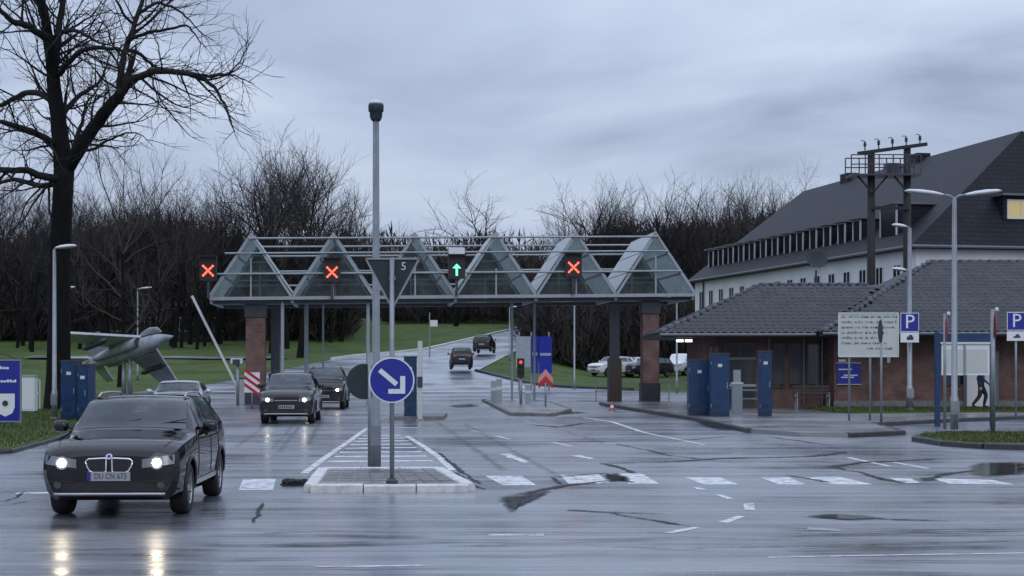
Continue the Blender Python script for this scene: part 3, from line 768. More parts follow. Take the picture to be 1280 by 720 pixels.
for d, roof, m4 in singles:
    k = roof.name; cnt[k] = cnt.get(k, 0) + 1
    if cnt[k] <= 150:
        t = bpy.data.objects.new('roof_tile', tmesh); COL.objects.link(t); t.parent = roof; t.matrix_local = m4
    else: bulk.setdefault(k, (roof, MB()))[1].add([m4 @ Vector(v) for v in TM.v], TM.f)
for k, (roof, mb) in bulk.items():
    o = mb.build('roof_tiles', 'tile', roof, smooth=True, fixn=False); o['kind'] = 'stuff'
def ridge_caps(roof, a, b, w=0.15):
    a = Vector(a); b = Vector(b); n = max(1, int((b - a).length / 0.4)); mb = MB()
    for i in range(n):
        p = a.lerp(b, i / n); q = a.lerp(b, (i + 1.06) / n)
        mb.tube([p + Vector((0, 0, .02)), q + Vector((0, 0, .005))], [w * .75, w * .68], 7)
    mb.build('ridge_cap', 'tile', roof, smooth=True)
ridge_caps(roofA, A0[0], AR[0]); ridge_caps(roofA, AR[0], AR[1]); ridge_caps(roofB, B0[0], BR[0]); ridge_caps(roofB, BR[0], (14.8, 66.6, 5.12))
# openings of the guard house
def window(parent, x0, x1, z0, z1, y, frame='brownframe', bars=1, fw=0.07, glass='winglass', name='window'):
    f = MB(); f.box(x0, x1, y - .05, y + .02, z0, z0 + fw); f.box(x0, x1, y - .05, y + .02, z1 - fw, z1)
    f.box(x0, x0 + fw, y - .048, y + .02, z0 + fw, z1 - fw); f.box(x1 - fw, x1, y - .048, y + .02, z0 + fw, z1 - fw)
    for k in range(bars):
        xm = x0 + (x1 - x0) * (k + 1) / (bars + 1); f.box(xm - fw * .4, xm + fw * .4, y - .046, y + .02, z0 + fw, z1 - fw)
    w = f.build(name, frame, parent)
    MB().box(x0 + .02, x1 - .02, y - .02, y + .01, z0 + .02, z1 - .02).build('pane', glass, w)
    return w
yb = 63.9
d_ = window(gh, X(905, yb), X(945, yb), 0.12, 2.75, yb, 'brownframe', 1, 0.10, name='entrance_door')
MB().box(X(905, yb), X(945, yb), yb - .08, yb - .03, 2.02, 2.12).build('transom', 'gutter', d_)
MB().box(X(905, yb), X(945, yb), yb - .09, yb - .04, 0.95, 1.05).build('push_bar', 'greysteel', d_)
window(gh, X(985, yb), X(1003, yb), 0.9, 2.7, yb, 'brownframe', 0)
window(gh, X(1008, yb), X(1025, yb), 0.9, 2.7, yb, 'brownframe', 0)
window(gh, X(966, yb), X(981, yb), 0.9, 2.7, yb, 'brownframe', 0)
window(gh, X(884, yb), X(900, yb), 1.0, 2.6, yb, 'brownframe', 1)
for u in (1004.5, 1027.5, 961): MB().tube([(X(u, yb), yb - .1, .12), (X(u, yb), yb - .1, 3.0)], 0.05, 8).build('downpipe', 'gutter', gh)
window(gh, X(1180, WY), X(1236, WY), 1.0, 2.55, WY, 'brownframe', 2)
MB().box(X(1204, WY), X(1248, WY), WY - .06, WY + .02, 0.16, 2.35).build('door_surround', 'gutter', gh)
MB().box(X(1208, WY), X(1244, WY), WY - .08, WY - .05, 0.18, 2.3).build('back_door', 'white', gh)
MB().tube([(X(1088, WY), WY - .08, .12), (X(1088, WY), WY - .08, 3.0)], 0.05, 8).build('downpipe', 'gutter', gh)
for u in (850, 861):
    MB().box(X(u - 4, 62.9), X(u + 4, 62.9), 62.8, 63.1, 2.72, 2.82).build('soffit_lamp', 'tube', gh)
MB().box(X(1108, WY), X(1112, WY), WY - .12, WY, 1.9, 2.2).build('wall_lamp', 'lamphead', gh)

# ================================================================== WHITE BARRACKS with slate roof
BH = thing('barracks_building', 'large white building with steep slate roof and long row of dormers', 'building', (X(1140, 92), 92, 0), math.atan2(0.2, 0.98))
Wd, Ln, Ez, Rz = 19.0, 42.0, 8.7, 16.15
wl = MB(); wl.box(0.5, Wd - .5, 0.5, Ln - .5, 0, Ez); wl.build('wall', 'plaster', BH)
e = [Vector(p) for p in ((0, 0, Ez), (Wd, 0, Ez), (Wd, Ln, Ez), (0, Ln, Ez))]; r = [Vector((Wd / 2, 4.6, Rz)), Vector((Wd / 2, Ln - 1.8, Rz))]
lo = [p - Vector((0, 0, .22)) for p in e]
rb = MB().add(e + r + lo, [(0, 1, 4), (1, 2, 5, 4), (2, 3, 5), (3, 0, 4, 5), (0, 6, 7, 1), (1, 7, 8, 2), (2, 8, 9, 3), (3, 9, 6, 0), (6, 9, 8, 7)]).build('roof', 'slate', BH)
MB().tube([(-.08, -.1, Ez - .1), (-.08, Ln, Ez - .1)], .09, 8).build('gutter', 'gutter', BH)
MB().tube([(-.08, -.1, Ez - .1), (Wd, -.1, Ez - .1)], .09, 8).build('gutter', 'gutter', BH)
sl_ = (Rz - Ez) / (Wd / 2)
def dormer_side(y, w, z0, z1, back):
    x0 = (z0 - Ez) / sl_
    x1 = (z1 - Ez) / sl_
    d = MB().add([(x0 + .02, y - w / 2, z0), (x0 + .02, y + w / 2, z0), (x0 + .02, y + w / 2, z1), (x0 + .02, y - w / 2, z1), (x1, y - w / 2, z1), (x1, y + w / 2, z1)],
                 [(0, 1, 2, 3), (0, 3, 4), (1, 5, 2), (3, 2, 5, 4), (0, 4, 5, 1)]).build('dormer', 'slate', BH)
    f = MB()
    for yy in (y - w / 2 + .07, y + w / 2 - .07): f.box(x0 - .05, x0 + .03, yy - .07, yy + .07, z0, z1)
    f.box(x0 - .05, x0 + .03, y - w / 2, y + w / 2, z1 - .07, z1)
    f.build('dormer_frame', 'dormerwhite', d)
    MB().box(x0 - .02, x0 + .01, y - w / 2 + .05, y + w / 2 - .05, z0, z1).build('pane', 'winglass', d)
    MB().box(x0 - .35, x1 + .15, y - w / 2 - .18, y + w / 2 + .18, z1 + .01, z1 + .13).build('dormer_roof', 'gutter', d)
for i in range(13): dormer_side(10.6 + i * 2.42, 1.25, Ez + 1.0, Ez + 2.35, 0)
dormer_side(5.6, 2.4, Ez + 0.9, Ez + 2.75, 0)
# dormer on the end slope, with the lit window
se = (Rz - Ez) / 4.6
def dormer_front(x, w, z0, z1, lit):
    y0 = (z0 - Ez) / se; y1 = (z1 - Ez) / se
    d = MB().add([(x - w / 2, y0, z0), (x + w / 2, y0, z0), (x + w / 2, y0, z1), (x - w / 2, y0, z1), (x - w / 2, y1, z1), (x + w / 2, y1, z1)],
                 [(0, 1, 2, 3), (0, 3, 4), (1, 5, 2), (3, 2, 5, 4), (0, 4, 5, 1)]).build('dormer', 'slate', BH)
    f = window(d, x - w / 2 + .25, x + w / 2 - .2, z0 + .15, z1 - .2, y0 - .02, 'winframe', 1, .08, lit)
    MB().box(x - w / 2 - .2, x + w / 2 + .2, y0 - .4, y1 + .1, z1 + .01, z1 + .14).build('dormer_roof', 'gutter', d)
dormer_front(7.3, 2.2, Ez + 1.5, Ez + 3.0, 'warmwin')
dormer_front(12.5, 2.1, Ez + 1.5, Ez + 3.0, 'winglass')
for x in (2.6, 4.25, 7.2, 10.4, 13.6, 16.6): window(BH, x, x + 1.15, 6.0, 7.55, 0.5, 'winframe', 1, .07)
def side_window(y, z0, z1, w=1.0):
    f = MB()
    for yy in (y - w / 2, y + w / 2, y): f.box(.44, .53, yy - .04, yy + .04, z0, z1)
    f.box(.445, .53, y - w / 2, y + w / 2, z0 - .06, z0 + .04); f.box(.445, .53, y - w / 2, y + w / 2, z1 - .05, z1 + .03)
    wv = f.build('window', 'winframe', BH)
    MB().box(.47, .52, y - w / 2 + .02, y + w / 2 - .02, z0, z1).build('pane', 'winglass', wv)
for i in range(16):
    side_window(3.0 + i * 2.45, 6.1, 7.7); side_window(3.0 + i * 2.45, 2.9, 4.5)
MB().tube([(.38, 39.0, 0), (.38, 39.0, Ez)], .07, 8).build('downpipe', 'darksteel', BH)
for x, y in ((5.2, 18), (6.4, 30)):
    MB().box(Wd / 2 - .5, Wd / 2 + .5, y, y + 1.4, Rz - .6, Rz + .35).build('roof_hatch', 'slate', BH)

# ================================================================== far low buildings in the wood at left
def far_house(x, y, w, h, label):
    z = hill(x, y); t = thing('far_building', label, 'building', (x, y, z))
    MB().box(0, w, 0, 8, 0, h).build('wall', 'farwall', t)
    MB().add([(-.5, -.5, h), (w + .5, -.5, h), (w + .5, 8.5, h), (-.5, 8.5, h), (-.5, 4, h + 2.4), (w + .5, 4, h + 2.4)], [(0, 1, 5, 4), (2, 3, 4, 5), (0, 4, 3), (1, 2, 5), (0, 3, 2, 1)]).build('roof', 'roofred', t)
    n = int(w / 4)
    for i in range(n):
        cx = 2 + i * 4
        window(t, cx - .8, cx + .8, 1.0, 2.7, 0, 'winframe', 1, .14)
        if h > 4.5: window(t, cx - .8, cx + .8, 4.0, 5.5, 0, 'winframe', 1, .14)
far_house(X(80, 184), 184, 24, 3.9, 'far dim low house with pale windows among the trees behind the jet')

# ================================================================== GATE CANOPY
CAN = thing('gate_canopy', 'glazed steel gate canopy with six pointed gables spanning the lanes', 'canopy', (-13.62, 72.0, 0), math.atan2(0.095, 1))
NG, PW, RH, DP = 6, 3.70, 2.78, 6.5
def cz(s, z): return z + s * 0.0118
B0Z = 4.62
LNG = NG * PW
def cp(s, q, z): return Vector((s, q, cz(s, z)))
for q, nm in ((0, 'front_beam'), (DP, 'back_beam')):
    mb = MB(); mb.bar(cp(0, q, B0Z + .16), cp(LNG, q, B0Z + .16), 0.14, 0.15); mb.build(nm, 'greysteel', CAN)
MB().bar(cp(.1, .40, B0Z + .0), cp(LNG - .1, .40, B0Z + .0), 0.30, 0.15).build('gutter_box', 'darksteel', CAN)
MB().bar(cp(.1, DP - .4, B0Z + .0), cp(LNG - .1, DP - .4, B0Z + .0), 0.30, 0.15).build('gutter_box', 'darksteel', CAN)
for i in range(NG + 1):
    s = min(max(i * PW, .08), LNG - .08)
    MB().bar(cp(s, .1, B0Z + .04), cp(s, DP - .1, B0Z + .04), 0.14, 0.2).build('valley_beam', 'greysteel', CAN)
for i in range(NG):
    s0, s1, sm = i * PW, (i + 1) * PW, (i + .5) * PW; zb = B0Z + .24
    for q in (0.0, DP):
        mb = MB(); mb.bar(cp(s0 + .05, q, zb), cp(sm, q, zb + RH), .11, .13, (0, 1, 0)); mb.bar(cp(s1 - .05, q, zb), cp(sm, q, zb + RH), .11, .13, (0, 1, 0))
        mb.build('gable_rafter', 'greysteel', CAN)
        mb = MB(); mb.bar(cp(sm, q + .004, zb), cp(sm, q + .004, zb + (1.75 if i % 2 == 0 or i == 5 else 1.2)), .07, .07)
        for h in (0.38, 0.70):
            hw = PW / 2 * (1 - h) - .08; mb.bar(cp(sm - hw, q, zb + RH * h), cp(sm + hw, q, zb + RH * h), .05, .06)
        mb.build('gable_mullion', 'greysteel', CAN)
        # gable glass: three tiers, the lower two split by the mullion
        for h0, h1 in ((0.0, .38), (.38, .70), (.70, 1.0)):
            a0, a1 = PW / 2 * (1 - h0) - .06, max(0.02, PW / 2 * (1 - h1) - .06)
            halves = ((-1, 0), (0, 1)) if h0 < .7 else ((-1, 1),)
            for l, rr in halves:
                pts = [cp(sm + l * a0, q + .02, zb + RH * h0), cp(sm + rr * a0, q + .02, zb + RH * h0), cp(sm + rr * a1, q + .02, zb + RH * h1), cp(sm + l * a1, q + .02, zb + RH * h1)]
                MB().prism(pts, (0, 0, 0), (0, .012, 0)).build('pane', 'glass', CAN)
    MB().bar(cp(sm, 0, zb + RH + .02), cp(sm, DP, zb + RH + .02), .1, .12).build('ridge', 'greysteel', CAN)
    for sg in (-1, 1):
        sl0 = s0 if sg < 0 else s1
        for h in (.33, .66):
            x_ = sl0 + (sm - sl0) * h; MB().bar(cp(x_, 0.06, zb + RH * h), cp(x_, DP - .06, zb + RH * h), .06, .08).build('purlin', 'greysteel', CAN)
        for a in range(3):
            for b in range(6):
                h0, h1 = a / 3 + .008, (a + 1) / 3 - .008; q0, q1 = .08 + b * (DP - .16) / 6 + .015, .08 + (b + 1) * (DP - .16) / 6 - .015
                x0, x1 = sl0 + (sm - sl0) * h0, sl0 + (sm - sl0) * h1
                off = Vector((sg * .06, 0, .04))
                pts = [cp(x0, q0, zb + RH * h0) + off, cp(x0, q1, zb + RH * h0) + off, cp(x1, q1, zb + RH * h1) + off, cp(x1, q0, zb + RH * h1) + off]
                MB().prism(pts, (0, 0, 0), (sg * .008, 0, .006)).build('roof_pane', 'roofglass', CAN)
# horizontal rails that run through all gables
for q, hs in ((-0.12, (2.62, 1.95, 1.02)), (DP + .12, (2.72, 2.25, 1.5, .8))):
    for h in hs:
        s0, s1 = PW * .5 * h / RH + (.0 if h > 2 else -.6), LNG - PW * .5 * h / RH
        MB().tube([cp(s0, q, B0Z + .24 + h), cp(s1, q, B0Z + .24 + h)], .045, 8).build('rail', 'steel', CAN)
def local_s(u, q):      # local s of photo column u at depth q behind the front beam
    c, s_ = math.cos(CAN.rotation_euler.z), math.sin(CAN.rotation_euler.z)
    k = (u - 640) / F
    # x = -13.62 + c*s - s_*q ; y = 72 + s_*s + c*q ; x = k*y
    return (k * (72 + c * q) + 13.62 + s_ * q) / (c - k * s_)
for u, w in ((320, .86), (812, .76)):
    s = local_s(u, .9); p = MB(); p.box(s - w / 2, s + w / 2, .5, .5 + w, .0, cz(s, B0Z) - .68); p.build('brick_pillar', 'brick', CAN)
    MB().box(s - w / 2 - .06, s + w / 2 + .06, .44, .56 + w, cz(s, B0Z) - .67, cz(s, B0Z) - .08).build('pillar_head', 'darksteel', CAN)
    MB().box(s - w / 2 - .05, s + w / 2 + .05, .45, .55 + w, -.01, .95).build('pillar_base', 'darksteel', CAN)
for u, w, q in ((344, .40, 2.2), (769, .42, 1.6)):
    s = local_s(u, q); MB().box(s - w / 2, s + w / 2, q, q + w, 0, cz(s, B0Z) - .25).build('steel_column', 'darksteel', CAN)
    MB().box(s - w * .72, s + w * .72, q - .08, q + w + .08, 0, 2.1 if u > 500 else 1.4).build('column_casing', 'brownframe', CAN)
for u, w, q in ((353, .16, .3), (383, .20, 3.5), (404, .10, 4.5), (460, .17, .4), (640, .12, 3.4), (668, .12, 5.0)):
    s = local_s(u, q); MB().tube([(s, q, 0), (s, q, cz(s, B0Z))], w / 2, 10).build('support_post', 'greysteel', CAN)
s = local_s(383, 3.6); s2 = local_s(462, 3.6)
MB().bar((s - .9, 3.6, 1.25), (s2, 3.6, 1.25), .05, .07).build('hand_rail', 'greysteel', CAN)
# soft light fittings under the canopy
for u in (700, 595):
    s = local_s(u, 2.5); MB().box(s - .5, s + .5, 2.4, 2.6, cz(s, B0Z) - .02, cz(s, B0Z) + .06).build('light_fitting', 'lamphead', CAN)

# lane signals on the canopy front
def signal(u, v, kind, label):
    Y = 71.6 + 0.095 * (u - 260) / 27.0
    p = P(u, v, Y); t = thing('lane_signal', label, 'signal', (p.x, p.y, p.z), CAN.rotation_euler.z, 'lane signals on the canopy')
    MB().box(-.38, .38, 0, .22, -.55, .55).build('housing', 'black', t)
    MB().box(-.42, .42, -.30, 0.01, .50, .54).build('hood', 'black', t)
    MB().box(-.06, .06, .1, .2, -1.35, -.55).build('bracket', 'darksteel', t)
    if kind == 'x':
        for sg in (-1, 1):
            mb = MB()
            for k in range(5):
                a = -.21 + k * .105; mb.lathe([(.045, -.012), (.045, .012)], 10, Matrix.Translation((a, -.012, sg * a - .12)) @ Matrix.Rotation(PI / 2, 4, 'X'))
            for a in (-.16, .16, -.055, .055): mb.lathe([(.034, -.01), (.034, .01)], 8, Matrix.Translation((a, -.012, sg * a - .12)) @ Matrix.Rotation(PI / 2, 4, 'X'))
            mb.build('red_bar', 'ledred', t)
    else:
        mb = MB(); mb.box(-.045, .045, -.014, -.002, -.42, -.05); mb.prism([(-.19, 0, -.08), (.19, 0, -.08), (0, 0, .12)], (0, -.014, 0), (0, -.002, 0)); mb.build('green_arrow', 'ledgreen', t)
        MB().box(-.36, .36, -.02, .2, .57, .86).build('top_plate', 'white', t)
    return t
signal(260, 335, 'x', 'leftmost lane signal with red cross, left of the canopy')
signal(415, 337, 'x', 'red cross lane signal in front of the second gable')
signal(571, 333, 'g', 'lane signal with green up arrow and white top plate')
signal(717, 331, 'x', 'rightmost red cross lane signal, in front of the fifth gable')

# ================================================================== STREET LAMPS
def post(t, h, r0, r1, material='steel', name='pole'):
    MB().tube([(0, 0, 0), (0, 0, .9), (0, 0, .92), (0, 0, h)], [r0 * 1.25, r0 * 1.25, r0, r1], 12).build(name, material, t, True)
    MB().box(-r0 * 1.28, r0 * 1.28, -r0 * 1.3, -r0 * 1.2, .45, .8).build('service_door', material, t)
    MB().lathe([(r0 * 2, 0), (r0 * 2, .03), (r0 * 1.3, .06)], 12).build('foot', material, t)
def lamp_head(t, at, ang, L=.75, w=.26, tilt=0.12, material='lamphead'):
    """elongated street-lamp head, ang = direction in plan"""
    secs = [(0, .035, .035), (.08, .06, .05), (.25, .11, .075), (.6, .13, .085), (.9, .10, .06), (1.0, .04, .02)]
    mb = MB(); n = 10
    m4 = Matrix.Translation(at) @ Matrix.Rotation(ang, 4, 'Z') @ Matrix.Rotation(-tilt, 4, 'Y')
    for f, a, b in secs:
        for k in range(n):
            th = 2 * PI * k / n; mb.v.append(tuple(m4 @ Vector((f * L, a * w / .26 * math.cos(th), b * math.sin(th) * (1.0 if math.sin(th) > 0 else .55)))))
    for i in range(len(secs) - 1):
        for k in range(n):
            a = i * n + k; b = i * n + (k + 1) % n; mb.f.append((a, b, b + n, a + n))
    mb.f.append(tuple(range(n))); mb.f.append(tuple(range((len(secs) - 1) * n, len(secs) * n)))
    h = mb.build('lamp_head', material, t, True)
    mb = MB(); mb.add([m4 @ Vector((x, y, -.05)) for x, y in ((L * .3, -.08), (L * .8, -.08), (L * .8, .08), (L * .3, .08))], [(0, 1, 2, 3)])
    mb.build('lens', 'winframe', h)
def street_lamp(u, Y, vtop, label, arms, z0=0.0, r=.075, cat='street lamp', material='steel', name='street_lamp', L=.75, hw=.30):
    x = X(u, Y); t = thing(name, label, cat, (x, Y, z0)); H = Z(vtop, Y) - z0
    post(t, H, r, r * .7, material)
    for ang, al, dz in arms:
        d = Vector((math.cos(ang), math.sin(ang), 0))
        MB().tube([(0, 0, H - .05 + dz), tuple(d * al * .5 + Vector((0, 0, H + .04 + dz))), tuple(d * al + Vector((0, 0, H + .05 + dz)))], [.035, .03, .03], 8).build('arm', material, t, True)
        lamp_head(t, tuple(d * al * .95 + Vector((0, 0, H + .05 + dz))), ang, L, hw)
    return t
street_lamp(1193, 42.0, 246, 'tall twin arm lamp post on the small grass island at right', [(0.12, .30, 0), (PI - .1, .30, 0)], 0.11, .085, L=1.0, hw=.42)
street_lamp(1137, 59.4, 285, 'lamp post with two lamp heads and parking sign by the brick wall', [(PI, .12, 0), (PI, .12, -1.62)], 0.15, .10, L=.55)
street_lamp(68, 51.5, 312, 'single arm lamp post beside the big bare tree', [(0.1, .04, 0)], 0.10, .075, L=.66, hw=.42)
street_lamp(172, 118, 362, 'small far lamp post behind the jet', [(0.1, .05, 0)], hill(X(172, 118), 118), .06, L=1.0)
street_lamp(74, 96, 362, 'far lamp post showing just left of the jet', [(0.05, .05, 0)], 0, .06, L=.9)
street_lamp(846, 96, 375, 'far lamp post between the canopy end and the guard house', [(PI * .98, .05, 0)], 0, .06, L=.8)
street_lamp(718, 108, 372, 'slim lamp post beside the white parked car', [(PI / 2, .05, 0)], 0, .07, L=.6)
street_lamp(637, 142, 385, 'slim dark lamp post on the hill road verge', [(0.0, .05, 0)], hill(X(637, 142), 142), .06, L=.6)
# island mast with a drum-shaped lamp
t = thing('island_lamp_mast', 'tall grey lamp mast with drum shaped top on the traffic island', 'street lamp', (X(470, 28.6), 28.6, 0.0))
H = Z(150, 28.6); post(t, H, .072, .056, 'mast')
hd = MB().lathe([(.07, H - .02), (.09, H), (.11, H + .05), (.115, H + .14), (.135, H + .15), (.14, H + .26), (.13, H + .28)], 18).build('lamp_head', 'signback', t, True)
MB().lathe([(.128, H + .281), (.12, H + .32), (.07, H + .35), (.01, H + .36)], 18).build('lamp_cap', 'lamphead', hd, True)

# ================================================================== SIGNS
def disc(mb, r, y0, y1, c=(0, 0), n=36):
    return mb.prism([(c[0] + r * math.cos(2 * PI * k / n), 0, c[1] + r * math.sin(2 * PI * k / n)) for k in range(n)], (0, y0, 0), (0, y1, 0))
# keep-right sign + back of a give-way sign on one post
Y = 24.2; px_ = X(490, Y)
t = thing('keep_right_sign', 'round blue keep right sign with white arrow on island post', 'road sign', (px_, Y, 0.10))
hs = Z(322, Y) - .10
MB().tube([(0, 0, 0), (0, 0, hs)], .036, 12).build('pole', 'steel', t, True)
MB().lathe([(.09, 0), (.09, .05), (.05, .09)], 12).build('foot', 'darksteel', t)
zc = Z(475, Y) - .10; r = .345
fp = disc(MB(), r, -.075, -.055, (0, zc)).build('sign_face', 'white', t)
disc(MB(), r * .94, -.079, -.0755, (0, zc)).build('blue_field', 'signblue', fp)
c45 = Matrix.Translation((0, 0, zc)) @ Matrix.Rotation(R(40), 4, 'Y')
mb = MB(); mb.box(-.235, .10, -.084, -.0795, -.036, .036, c45)
mb2 = [(-.02, .16), (.055, .16), (.055 + .0, .16)]
def arm2(a, b): mb.bar((a[0], -.08175, zc + a[1]), (b[0], -.08175, zc + b[1]), .0045, .07, (0, 0, 1))
mb.prism([(.13, 0, zc - .205), (.205, 0, zc - .205), (.205, 0, zc + .06), (.13, 0, zc + .06)], (0, -.0845, 0), (0, -.080, 0))
mb.prism([(-.05, 0, zc - .205), (.129, 0, zc - .205), (.129, 0, zc - .135), (-.05, 0, zc - .135)], (0, -.0845, 0), (0, -.080, 0))
mb.build('white_arrow', 'white', fp)
t2 = thing('give_way_sign', 'triangular road sign seen from its dark back, point down', 'road sign', (px_, Y + .09, 0))
zt, zb = Z(322, Y), Z(384, Y); hw = .41
def tri(k, y0, y1, mbx): return mbx.prism([(-hw * k, 0, zt - (1 - k) * .2), (hw * k, 0, zt - (1 - k) * .2), (.02, 0, zb + (1 - k) * .5), (-.02, 0, zb + (1 - k) * .5)], (0, y0, 0), (0, y1, 0))
bk = tri(1.0, 0.01, .03, MB()).build('sign_back', 'signback', t2)
MB().bar((-hw, 0, zt - .01), (hw, 0, zt - .01), .02, .03).build('rim', 'steel', bk)
MB().bar((-hw + .004, 0, zt - .01), (-.01, 0, zb), .02, .028).build('rim', 'steel', bk)
MB().bar((hw - .004, 0, zt - .01), (.01, 0, zb), .02, .028).build('rim', 'steel', bk)
text_obj('sticker', '5', .17, 'winframe', bk, (.17, -.002, zt - .13))
MB().box(-.05, .05, -.045, .009, zt - .34, zt - .28).build('clamp', 'steel', bk)
# second sign post behind: round sign seen edge-back
t = thing('round_road_sign', 'dark back of a round road sign beside the lamp mast', 'road sign', (X(462, 29.6), 29.6, 0))
MB().tube([(0, 0, 0), (0, 0, Z(440, 29.6))], .035, 10).build('pole', 'steel', t, True)
disc(MB(), .33, .04, .055, (X(455, 29.6) - X(462, 29.6), Z(477, 29.6))).build('sign_back', 'signback', t)
# parking signs
def parking(u, Y, v0, v1, label, w, poleb, u0):
    t = thing('parking_sign', label, 'road sign', (X(u, Y), Y, 0.12)); z1, z0 = Z(v0, Y) - .12, Z(v1, Y) - .12
    if poleb: MB().tube([(0, .05, 0), (0, .05, z1)], .035, 10).build('pole', 'steel', t, True)
    h = (z1 - z0); zs = z0 + h * .36
    b = MB().box(-w / 2, w / 2, -.02, .0, zs, z1).build('sign_face', 'signblue', t)
    f = MB()
    for a in ((-w / 2, w / 2, z1 - .025, z1), (-w / 2, w / 2, zs, zs + .02), (-w / 2, -w / 2 + .02, zs + .02, z1 - .025), (w / 2 - .02, w / 2, zs + .02, z1 - .025)): f.box(a[0], a[1], -.024, -.0205, a[2], a[3])
    f.build('white_rim', 'white', b)
    text_obj('lettering', 'P', (z1 - zs) * 1.05, 'white', b, (0, -.024, (zs + z1) / 2))
    pl = MB().box(-w / 2, w / 2, -.02, .0, z0, zs - .03).build('additional_plate', 'white', t)
    MB().box(-w * .16, w * .2, -.025, -.0205, z0 + .09, zs - .18).build('pictogram', 'ink', pl)
    MB().box(-w * .05, w * .14, -.025, -.0205, zs - .178, zs - .12).build('pictogram', 'ink', pl)
parking(1137, 59.1, 391, 428, 'blue parking sign with white P on the lamp post by the wall', .68, False, 0)
parking(1270.5, 50.0, 390, 426, 'blue parking sign with white P at the right picture edge', .60, True, 0)
# edge-on prohibition signs on the small island
for u, v, Y, lab in ((1181, 411, 43.5, 'round sign seen edge on, left of the twin lamp post'), (1241, 407, 41.0, 'round sign seen edge on, right of the twin lamp post')):
    t = thing('round_sign', lab, 'road sign', (X(u, Y), Y, .11)); zc = Z(v, Y) - .11
    MB().tube([(0, 0, 0), (0, 0, zc + .42)], .042 if u < 1200 else .06, 10).build('pole', 'steel', t, True)
    m4 = Matrix.Rotation(R(78), 4, 'Z')
    f = MB(); f.prism([m4 @ Vector((.31 * math.cos(2 * PI * k / 30), -.07, .31 * math.sin(2 * PI * k / 30) + zc)) for k in range(30)], (0, 0, 0), m4 @ Vector((0, .015, 0)))
    sf = f.build('sign_face', 'red', t)
    f = MB(); f.prism([m4 @ Vector((.22 * math.cos(2 * PI * k / 30), -.076, .22 * math.sin(2 * PI * k / 30) + zc)) for k in range(30)], (0, 0, 0), m4 @ Vector((0, .005, 0))); f.build('white_centre', 'white', sf)
    MB().lathe([(.05, 0), (.05, .05), (.02, .09)], 10, Matrix.Translation((.10, 0, zc + .38))).build('finial', 'lamphead', t)
# big notice board with lines of lettering
Y = 50.0; x0, x1 = X(1048, Y), X(1123, Y)
t = thing('notice_board', 'large pale notice board covered in dark lettering by the guard house', 'notice board', ((x0 + x1) / 2, Y, .11)); w = x1 - x0; z1, z0 = Z(391, Y) - .11, Z(446, Y) - .11
bd = MB().box(-w / 2, w / 2, 0, .03, z0, z1).build('panel', 'board', t)
f = MB()
for a in ((-w / 2, w / 2, z1 - .03, z1 + .01), (-w / 2, w / 2, z0 - .01, z0 + .03), (-w / 2 - .01, -w / 2 + .03, z0 + .03, z1 - .03), (w / 2 - .03, w / 2 + .01, z0 + .03, z1 - .03)): f.box(a[0], a[1], -.02, -.001, a[2], a[3])
f.build('frame', 'winframe', bd)
q = random.Random(4)
for k in range(7):
    mb = MB(); x = -w / 2 + .10; zl = z1 - .13 - k * .165
    end = w / 2 - (.08 if k < 3 else q.uniform(.3, .7))
    if k == 6: x = -.05; end = w / 2 - .2
    while x < end:
        for ch in range(q.randint(3, 9)):
            if x > end: break
            h = .085 if q.random() < .3 else .06
            mb.box(x, x + .006 + .012 * q.random(), -.004, -.0005, zl - .03, zl - .03 + h)
            if q.random() < .7: mb.box(x, x + .035, -.004, -.0005, zl - .03 + q.choice((0, .025, .048)), zl - .03 + .016 + q.choice((0, .025)) )
            x += .042
        x += .05
    mb.build('lettering', 'ink', bd, fixn=False)
for u in (1062, 1088): MB().tube([(X(u, Y) - (x0 + x1) / 2, .07, 0), (X(u, Y) - (x0 + x1) / 2, .07, z1)], .035, 10).build('post', 'steel', t, True)
t = thing('edge_on_sign_post', 'grey post with a sign seen edge on, before the notice board', 'road sign', (X(1101.5, 46.6), 46.6, .11))
MB().tube([(0, 0, 0), (0, 0, Z(398, 46.6) - .11)], .035, 10).build('pole', 'steel', t, True)
zc = Z(414, 46.6) - .11
MB().prism([(-.05 + .012 * math.cos(0), .26 * math.cos(2 * PI * k / 26) * 1.0, zc + .33 * math.sin(2 * PI * k / 26)) for k in range(26)], (0, 0, 0), (.03, .0, 0)).build('sign_plate', 'ink', t)
MB().lathe([(.08, 0), (.08, .05), (.045, .08)], 10).build('foot', 'darksteel', t)
# small blue wall sign
Yw = WY - .07
t = thing('blue_wall_sign', 'small blue sign with white lines on the brick wall', 'sign', (X(1061, Yw), Yw, 0)); zs0, zs1 = Z(480, Yw), Z(454, Yw)
b = MB().box(-.46, .46, 0, .04, zs0, zs1).build('panel', 'signblue', t)
for zz, a, c in ((.55, -.40, .12), (.32, -.2, .34), (.24, -.3, .2)): MB().box(a, c, -.006, -.001, zs0 + zz, zs0 + zz + .045).build('lettering', 'white', b)
MB().box(-.4, -.12, -.0, .03, zs1 + .06, zs1 + .15).build('number_plate', 'white', t)
for a in ((-.48, .48, zs1, zs1 + .025), (-.48, .48, zs0 - .025, zs0)): MB().box(a[0], a[1], -.01, .03, a[2], a[3]).build('frame', 'winframe', b)
